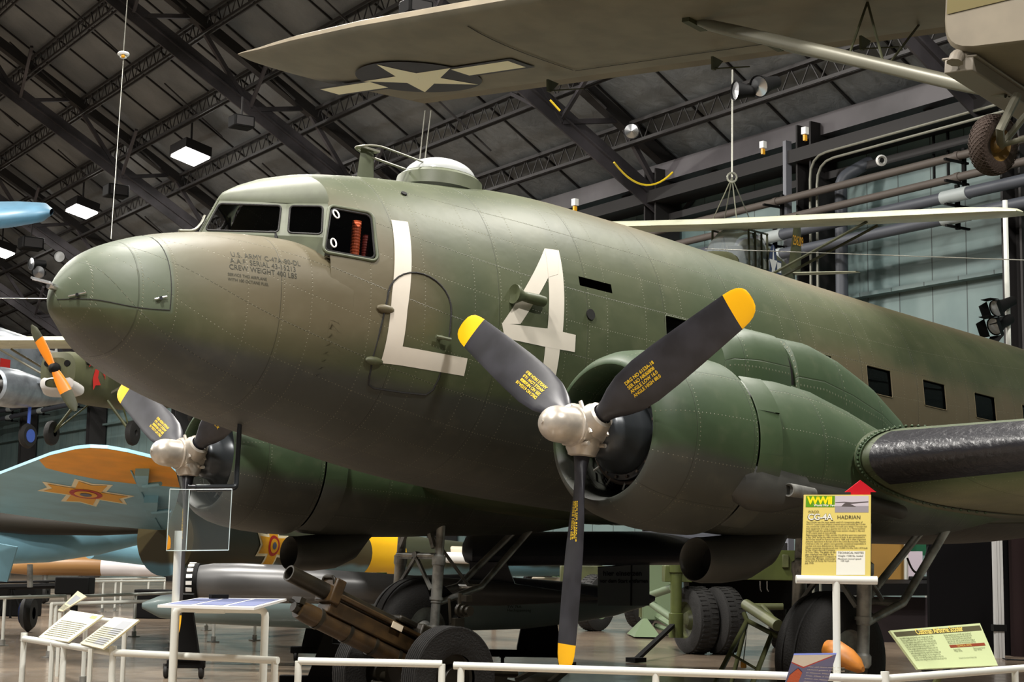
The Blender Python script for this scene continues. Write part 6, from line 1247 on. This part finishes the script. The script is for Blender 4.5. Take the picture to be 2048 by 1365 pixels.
# ------------------------------------------------------------------ olive gun trailer behind the propeller
p = dep(1400, 1300, 24.4); p[2] = 0
tl = thing('gun_trailer', 'olive drab wheeled gun trailer with jacks beyond the near landing gear', 'trailer', tuple(p))
ax = RC[0] * .96 - RC[2] * .28; ax[2] = 0; ax /= np.linalg.norm(ax)
mat('olive_bright', (76, 84, 38), .45, noise=.15, nscale=3); mat('sage', (98, 114, 86), .5)
def tyre(c, axv, r, w_, parent, name='tire', hub='olive_metal'):
    G = MB(); G.lathe(c, axv, [(-w_ * .5, r * .55), (-w_ * .55, r * .8), (-w_ * .42, r * .97), (-w_ * .2, r), (w_ * .2, r), (w_ * .42, r * .97), (w_ * .55, r * .8), (w_ * .5, r * .55)], 44); o = G.build(name, 'black_rubber', parent, world=True)
    G = MB(); bx, by, bz = basis(axv); 
    for k in range(40):
        for q in (-1, 1):
            t_ = (k + .25 * q) * 2 * PI / 40; dd = bx * math.cos(t_) + by * math.sin(t_); G.box(np.array(c) + dd * r * .995 + bz * q * w_ * .2, (.02, r * .06, w_ * .28), (dd, np.cross(bz, dd), bz))
    G.build('tread', 'black_rubber', o, world=True, smooth=0)
    G = MB()
    for q in (-1, 1): G.lathe(c, bz * q, [(w_ * .5, r * .56), (w_ * .3, r * .5), (w_ * .25, r * .3), (w_ * .45, r * .22), (w_ * .45, 0)], 24)
    G.build('wheel_hub', hub, o, world=True); return o
for x, D in ((1390, 24.4), (1444, 24.4)): c = dep(x, 1240, D); c[2] = .50; tyre(c, hl * .93 + hfw * .37, .50, .36, tl)
c = dep(1600, 1240, 26.5); c[2] = .5; tyre(c, ax, .5, .26, tl)
c = dep(1560, 1240, 26.5); c[2] = .5; tyre(c, ax, .5, .26, tl)
def B3(x0, y0, x1, y1, D, dp, nm, m, par=None, bev=.01): c = (dep(x0, y0, D) + dep(x1, y1, D)) / 2; w_ = abs(x1 - x0) * D / FPX; h_ = abs(y1 - y0) * D / FPX; return MB().box(c + hfw * dp / 2, (w_, dp, h_), (hl, hfw, (0, 0, 1))).build(nm, m, par if par is not None else tl, world=True, bevel=bev)
B3(1378, 1160, 1592, 1218, 25.3, .8, 'axle_shade_block', 'black'); B3(1345, 1100, 1592, 1160, 24.6, 1.6, 'bed', 'olive_bright'); B3(1330, 1132, 1385, 1165, 24.2, .5, 'corner_block', 'olive_bright'); B3(1565, 1110, 1578, 1136, 24.55, .06, 'handle_plate', 'olive_metal')  # black axle block also stands in for the shade under the bed
B3(1480, 1086, 1575, 1102, 24.8, .8, 'folded_cover', 'black_steel')
G = MB(); G.lathe(dep(1352, 1267, 24.1) * (1, 1, 0) + (0, 0, .25), (0, 0, 1), [(0, 0), (0, .11), (.35, .11), (.36, .085), (.95, .085), (.96, .11), (1.1, .11), (1.1, 0)], 20); G.build('jack_column', 'olive_bright', tl, world=True)
G = MB(); 
for a, b_ in (((1300, 1192, 26), (1346, 1176, 24.2)), ((1300, 1206, 26), (1346, 1238, 24.2))): G.tube([dep(*a), dep(*b_)], .06, 10)
G.build('brace_tube', 'sage', tl, world=True)
a, b_ = dep(1345, 1252, 24), dep(1272, 1328, 22); b_[2] = .04; G = MB(); G.bar(a, b_, .07, .05); G.box(b_, (.22, .18, .06)); G.build('stay_bar', 'black', tl, world=True)
G = MB(); 
for x in (1520, 1534): G.tube(bent([dep(x, 1163, 24.4), dep(x, 1180, 24.4), dep(x + 3, 1184, 24.4)], .02), .012, 6)
G.build('tow_hooks', 'chrome', tl, world=True)
G = MB(); G.tube([dep(1492, 1210, 23), dep(1556, 1252, 22)], .08, 12); G.tube([dep(1508, 1214, 23.4), dep(1566, 1214, 23.4)], .05, 10); G.tube([dep(1525, 1212, 23.2), dep(1545, 1235, 23)], .03, 8); G.build('drawbar', 'olive_metal', tl, world=True)
# front unit of the trailer, further away
p = dep(1190, 1262, 31.5); t2 = thing('towed_carriage', 'pale green towed carriage with a pyramid foot pad behind the lower propeller blade', 'trailer', (p[0], p[1], 0))
c = dep(1190, 1205, 31.5); c[2] = .54; tyre(c, RC[0] * .8 - RC[2] * .6 + RC[1] * 0, .54, .34, t2, hub='sage')
c = dep(1283, 1205, 33); c[2] = .48; tyre(c, RC[0] * .8 - RC[2] * .6, .48, .3, t2, hub='sage')
c = dep(1276, 1255, 30); ap_ = dep(1290, 1232, 30); G = MB(); base = [dep(1254, 1255, 30), dep(1268, 1274, 28.7), dep(1322, 1272, 28.7), dep(1308, 1252, 30.6)]
for q in base: q[2] = .03
G.add(base + [ap_], [(0, 1, 4), (1, 2, 4), (2, 3, 4), (3, 0, 4), (3, 2, 1, 0)]); G.build('foot_pad', 'sage', t2, world=True, smooth=0)
q = dep(1285, 1235, 30); MB().tube([q, q + (0, 0, .5), q + (0, 0, .95)], [.07, .07, .1], 12).build('foot_column', 'olive_metal', t2, world=True)
c = dep(1315, 1170, 30.2); MB().box(c, (.6, .6, 1.3), (hl, hfw, (0, 0, 1))).build('cabinet', 'sage', t2, world=True, bevel=.02)
c = dep(1180, 1150, 32.5); MB().box(c, (1.2, .6, .35), (hl, hfw, (0, 0, 1))).build('carriage_frame', 'olive_metal', t2, world=True, bevel=.02)
G = MB(); G.tube([dep(1310, 1230, 30), dep(1345, 1252, 29)], .06, 8); G.tube([dep(1312, 1252, 30), dep(1340, 1262, 29)], .05, 8); G.build('jack_tubes', 'sage', t2, world=True)
# small distant trailer wheel with a pale load and two green figures
p = dep(1072, 1160, 38); t3 = thing('distant_cart', 'small wheeled cart with a pale load far behind the bomb tail', 'cart', (p[0], p[1], 0)); c = dep(1075, 1165, 38); c[2] = .85; tyre(c, RC[0] * .5 - RC[2] * .85, .36, .2, t3)
MB().box(dep(1110, 1168, 38), (1.1, .8, .3), (hl, hfw, (0, 0, 1))).build('load', 'tank_cream', t3, world=True, bevel=.03); q = dep(1110, 1175, 38); MB().box((q[0], q[1], .35), (1.0, .8, .7), (hl, hfw, (0, 0, 1))).build('cart_body', 'olive_metal', t3, world=True)
for x, l in ((1091, 'green clothed figure standing far off, left one of two'), (1111, 'green clothed figure standing far off, beside the lower propeller blade')):
    o = dep(x, 1150, 46 if x < 1100 else 48.5); zt = o[2] + .55; o = np.array([o[0], o[1], 0]); hgt = 1.75; G = MB()
    for s in (-1, 1): G.tube([o + hl * s * .09 + (0, 0, .02) - hfw * .1, o + hl * s * .09 + (0, 0, .05), o + hl * s * .095 + (0, 0, .5), o + hl * s * .09 + (0, 0, .9)], [.05, .06, .075, .10], 10)
    for s in (-1, 1): G.tube([o + hl * s * .2 + (0, 0, 1.42), o + hl * s * .25 + (0, 0, 1.15), o + hl * s * .24 + (0, 0, .86)], [.06, .05, .035], 8)
    G.grid([rsec(0, 0, .5, -.5, .5, 16) for _ in ()] or [[o + np.array([0, 0, z]) + hl * w_ * math.cos(q) + hfw * dd * math.sin(q) for q in np.linspace(0, 2 * PI, 16, endpoint=False)] for z, w_, dd in ((.86, .15, .11), (1.0, .18, .13), (1.15, .16, .12), (1.35, .2, .13), (1.45, .19, .11), (1.5, .07, .06), (1.55, .055, .055))], cv=True)
    pr = thing('person', l, 'person', tuple(o), group=None); G.build('body', mat('uniform_green', (46, 78, 36), .7), pr, world=True); MB().sphere(o + (0, 0, 1.65), .1, 14, 10, (.85, .95, 1.2)).build('head', mat('skin_tone', (186, 144, 118), .6), pr, world=True)

# ------------------------------------------------------------------ display booth, partitions and pole at the far end
p = dep(1790, 1310, 27); booth = thing('display_counter', 'dark display counter with beige backboard and green window frame', 'counter', (p[0], p[1], 0))
def slab(x0, x1, y0, y1, D, nm, m, par, th=.06): P = [dep(x0, y1, D), dep(x1, y1, D), dep(x1, y0, D), dep(x0, y0, D)]; return MB().prism(P, RC[2] * th).build(nm, m, par, world=True, smooth=0)
slab(1690, 1812, 1040, 1166, 29.5, 'backboard', mat('ochre_board', (168, 128, 62), .6, noise=.15, nscale=1), booth); slab(1812, 1864, 1045, 1112, 29.8, 'green_board', mat('green_board', (30, 96, 66), .6), booth); slab(1817, 1845, 1104, 1158, 29.2, 'pale_board', mat('pink_white', (226, 212, 224), .5), booth, .03)
slab(1690, 1700, 1055, 1165, 29.3, 'strip', 'green_board', booth); slab(1809, 1817, 1040, 1166, 29.3, 'frame_post', 'rail_white', booth); slab(1845, 1864, 1128, 1150, 29.3, 'printed_card', 'panel_grey', booth, .02)
slab(1690, 1866, 1168, 1192, 28.5, 'counter_top', 'black', booth, .5); MB().tube([dep(1818, 1158, 29), dep(1862, 1158, 29)], .04, 8).build('shelf_edge', 'black', booth, world=True)
a, b_ = dep(1690, 1200, 29), dep(1866, 1200, 29); MB().prism([(a[0], a[1], 0), (b_[0], b_[1], 0), (b_[0], b_[1], .8), (a[0], a[1], .8)], hfw * .1).build('counter_front', mat('maroon_dark', (46, 36, 40), .6), booth, world=True, smooth=0)
a, b_ = dep(1861, 1310, 25.6), dep(2024, 1310, 25.2); zt = dep(1900, 1000, 25.6)[2]
w_ = MB().prism([(a[0], a[1], 0), (b_[0], b_[1], 0), (b_[0], b_[1], zt), (a[0], a[1], zt)], hfw * .15); w_.build('partition', mat('partition_black', (7, 6, 7), .9, spec=.08), label='tall black partition wall behind the scooter sign', cat='partition', at=(a[0], a[1], 0), smooth=0)
a, b_ = dep(2028, 1310, 25.0), dep(2200, 1310, 24.5); MB().prism([(a[0], a[1], 0), (b_[0], b_[1], 0), (b_[0], b_[1], zt), (a[0], a[1], zt)], hfw * .15).build('partition', mat('partition_maroon', (34, 24, 24), .9, spec=.1), label='dark maroon partition at the edge beyond the silver post', cat='partition', at=(a[0], a[1], 0), smooth=0)
q = dep(1999, 1306, 24.6); t = thing('frame_post', 'silver grooved aluminium post standing before the black partition', 'post', (q[0], q[1], 0)); G = MB()
for k in (-1, 0, 1): G.box((q[0], q[1], zt / 2) + hl * k * .045, (.04, .12, zt), (hl, hfw, (0, 0, 1)))
G.build('profile', mat('alu', (206, 206, 204), .35, .3), t, world=True); MB().box((q[0], q[1], .45), (.2, .14, .1), (hl, hfw, (0, 0, 1))).build('bracket', 'black', t, world=True)
q = wp(2030, 1318, 2, .015); MB().tube([wp(2006, 1318, 2, .02), wp(2015, 1320, 2, .02), wp(2060, 1322, 2, .02)], .012, 6).build('floor_cable', 'black', label='short black cable lying on the floor beside the silver post', cat='cable', at=tuple(q))
cable(dep(1815, 1118, 20), dep(1856, 1095, 22), 'black cable looping behind the near landing gear strut', .014, 'black', .25)

# ------------------------------------------------------------------ folding tripod and scooter in the foreground
q = dep(1490, 1240, 15.0); t = thing('tube_tripod', 'olive tubular A frame stand with a padlock and black grip', 'tripod', (q[0], q[1], 0))
tp_, tr_ = dep(1494, 1242, 14.6), dep(1544, 1268, 14.0)
l1 = dep(1425, 1375, 13.6); l2 = dep(1500, 1380, 13.2)
for a, b_ in ((tp_, l1), (tr_, l2)): d_ = b_ - a; b2 = a + d_ * (a[2] / -d_[2]); MB().tube([a, b2], .022, 10).build('leg', 'olive_metal', t, world=True)
a = tp_ + RC[2] * .3; MB().tube([tp_, (tp_ + l1)/2 * (1, 1, 0) + RC[2] * (.5, .5, 0)], .02, 10).build('leg', 'olive_metal', t, world=True)
G = MB(); G.tube([dep(1488, 1228, 14.7), tp_, tr_, dep(1575, 1284, 13.7)], .022, 10); G.tube([dep(1459, 1307, 14.1), dep(1510, 1337, 13.6)], .012, 8); G.build('crossbar', 'olive_metal', t, world=True)
MB().tube([dep(1573, 1283, 13.7), dep(1608, 1296, 13.4)], .034, 12).build('grip', 'black_rubber', t, world=True)
q = dep(1487, 1330, 13.9); MB().box(q, (.05, .03, .06), (hl, hfw, (0, 0, 1))).build('padlock', mat('brass', (190, 140, 60), .3, .7), t, world=True, bevel=.008); MB().tube([q + (0, 0, .03), dep(1494, 1260, 14.5)], .005, 5).build('chain', 'gear_grey', t, world=True)
q = dep(1690, 1340, 12.0); q[2] = 0; scx = hl * .8 - hfw * .6; scy = np.cross((0, 0, 1.), scx)
sc, SF = framed_thing('motor_scooter', 'olive motor scooter with an orange saddle behind the T stand', 'scooter', q, scx, scy)
sz = loc_of(SF, dep(1686, 1318, 12.0)); G = MB(); rows = []
for x, w_, z, h_ in ((-.15, .05, .05, .03), (-.12, .10, .06, .07), (-.04, .14, .04, .09), (.05, .13, .0, .08), (.12, .08, -.04, .06), (.16, .03, -.07, .02)): rows.append([sz + np.array([x, w_ * math.cos(a), z + h_ * math.sin(a)]) for a in np.linspace(0, 2 * PI, 20, endpoint=False)])
G.grid(rows, cv=True, flip=True); G.f += [tuple(range(20)), tuple(range(100, 120))[::-1]]; G.mi += [0, 0]; G.build('saddle', mat('saddle_orange', (190, 118, 40), .5, noise=.15, nscale=10), sc)
G = MB(); G.tube([sz + (-.05, 0, -.04), (-.05 + sz[0], sz[1], .25)], .03, 8); G.tube([(-.45, sz[1], .22), (.2, sz[1], .24), (.55, sz[1], .3), (.75, sz[1], .62)], .025, 8); G.build('frame', 'olive_metal', sc)
for x in (-.42, .8): tyc = np.array([x, sz[1], .19]); G = MB(); G.lathe(tyc - (0, .05, 0), (0, 1, 0), [(0, .08), (0, .15), (.02, .18), (.05, .19), (.08, .18), (.1, .15), (.1, .08)], 28); w_ = G.build('tire', 'black_rubber', sc); MB().lathe(tyc - (0, .04, 0), (0, 1, 0), [(0, 0), (0, .09), (.08, .09), (.08, 0)], 20).build('wheel_hub', 'olive_metal', w_)
MB().box((-.15, sz[1], .28), (.5, .26, .22)).build('engine_box', 'olive_metal', sc, bevel=.04); MB().tube([(.72, sz[1] - .25, .66), (.75, sz[1], .62), (.72, sz[1] + .25, .66)], .015, 8).build('handlebar', 'black', sc)
q = dep(1795, 1345, 12.6); q[2] = 0; t = thing('canvas_bag', 'green canvas pack with straps lying beside the scooter sign', 'bag', tuple(q))
G = MB(); G.sphere(q + (0, 0, .22), .24, 22, 14, (1.1, .8, .9)); G.v = [tuple(np.array(v) + .02 * np.array([math.sin(9 * v[1] + 5 * v[2]), math.sin(8 * v[0]), math.sin(11 * v[0] + 6 * v[1])])) for v in G.v]; G.build('bag_body', mat('canvas_green', (86, 94, 66), .8, noise=.3, nscale=9, bump=.4), t, world=True)
for k in (-1, 1): MB().tube(arc(q + hl * .1 * k + (0, 0, .2), hl * .15 + hfw * -.2, (0, 0, 1), 1, 0, PI, 3)[:1] + arc(q + hl * .1 * k + np.array([0, 0, .2]), -hfw, (0, 0, 1), .24, 0, PI, 12), .018, 6).build('strap', 'olive_metal', t, world=True)
q = dep(1745, 1350, 12.8); q[2] = 0; t = thing('metal_canister', 'dull green round canister standing beside the near wheel', 'canister', tuple(q)); MB().lathe(q, (0, 0, 1), [(0, 0), (0, .15), (.30, .16), (.36, .13), (.38, .05), (.40, .05), (.40, 0)], 24).build('body', 'olive_metal', t, world=True); MB().lathe(q + (0, 0, .33), (0, 0, 1), [(0, .153), (.02, .153)], 24).build('rim', 'canvas_green', t, world=True)
# black gear and generator at the far left behind the rails
p = dep(120, 1175, 33); t = thing('machine_gun_mount', 'black mechanical gun mount with long barrels among the distant rails', 'gun mount', (p[0], p[1], 0))
MB().box(dep(150, 1172, 33), (.7, .5, .36), (hl, hfw, (0, 0, 1))).build('receiver', 'black', t, world=True, bevel=.03)
G = MB(); G.tube([dep(-30, 1176, 33), dep(120, 1172, 33)], .06, 8); G.tube([dep(-30, 1166, 33), dep(125, 1163, 33)], .025, 8); G.build('barrel', 'black', t, world=True)
G = MB(); q = dep(24, 1172, 33)
for k in (-.25, 0, .25): G.tube([q, (q[0] + k * hl[0], q[1] + k * hl[1], 0)], .025, 6)
G.tube([dep(150, 1175, 33), (*dep(150, 1175, 33)[:2], 0)], .08, 8); G.build('tripod_legs', 'black', t, world=True)
for x, l in ((1, 'low black crate on the floor under the gun barrels'), (345, 'low black crate behind the clear signboard post')):
    q = dep(30 if x == 1 else 320, 1205, 34); MB().box((q[0], q[1], .3), (1.0, .5, .6), (hl, hfw, (0, 0, 1))).build('crate', 'black', label=l, cat='crate', at=(q[0], q[1], 0), bevel=.02)
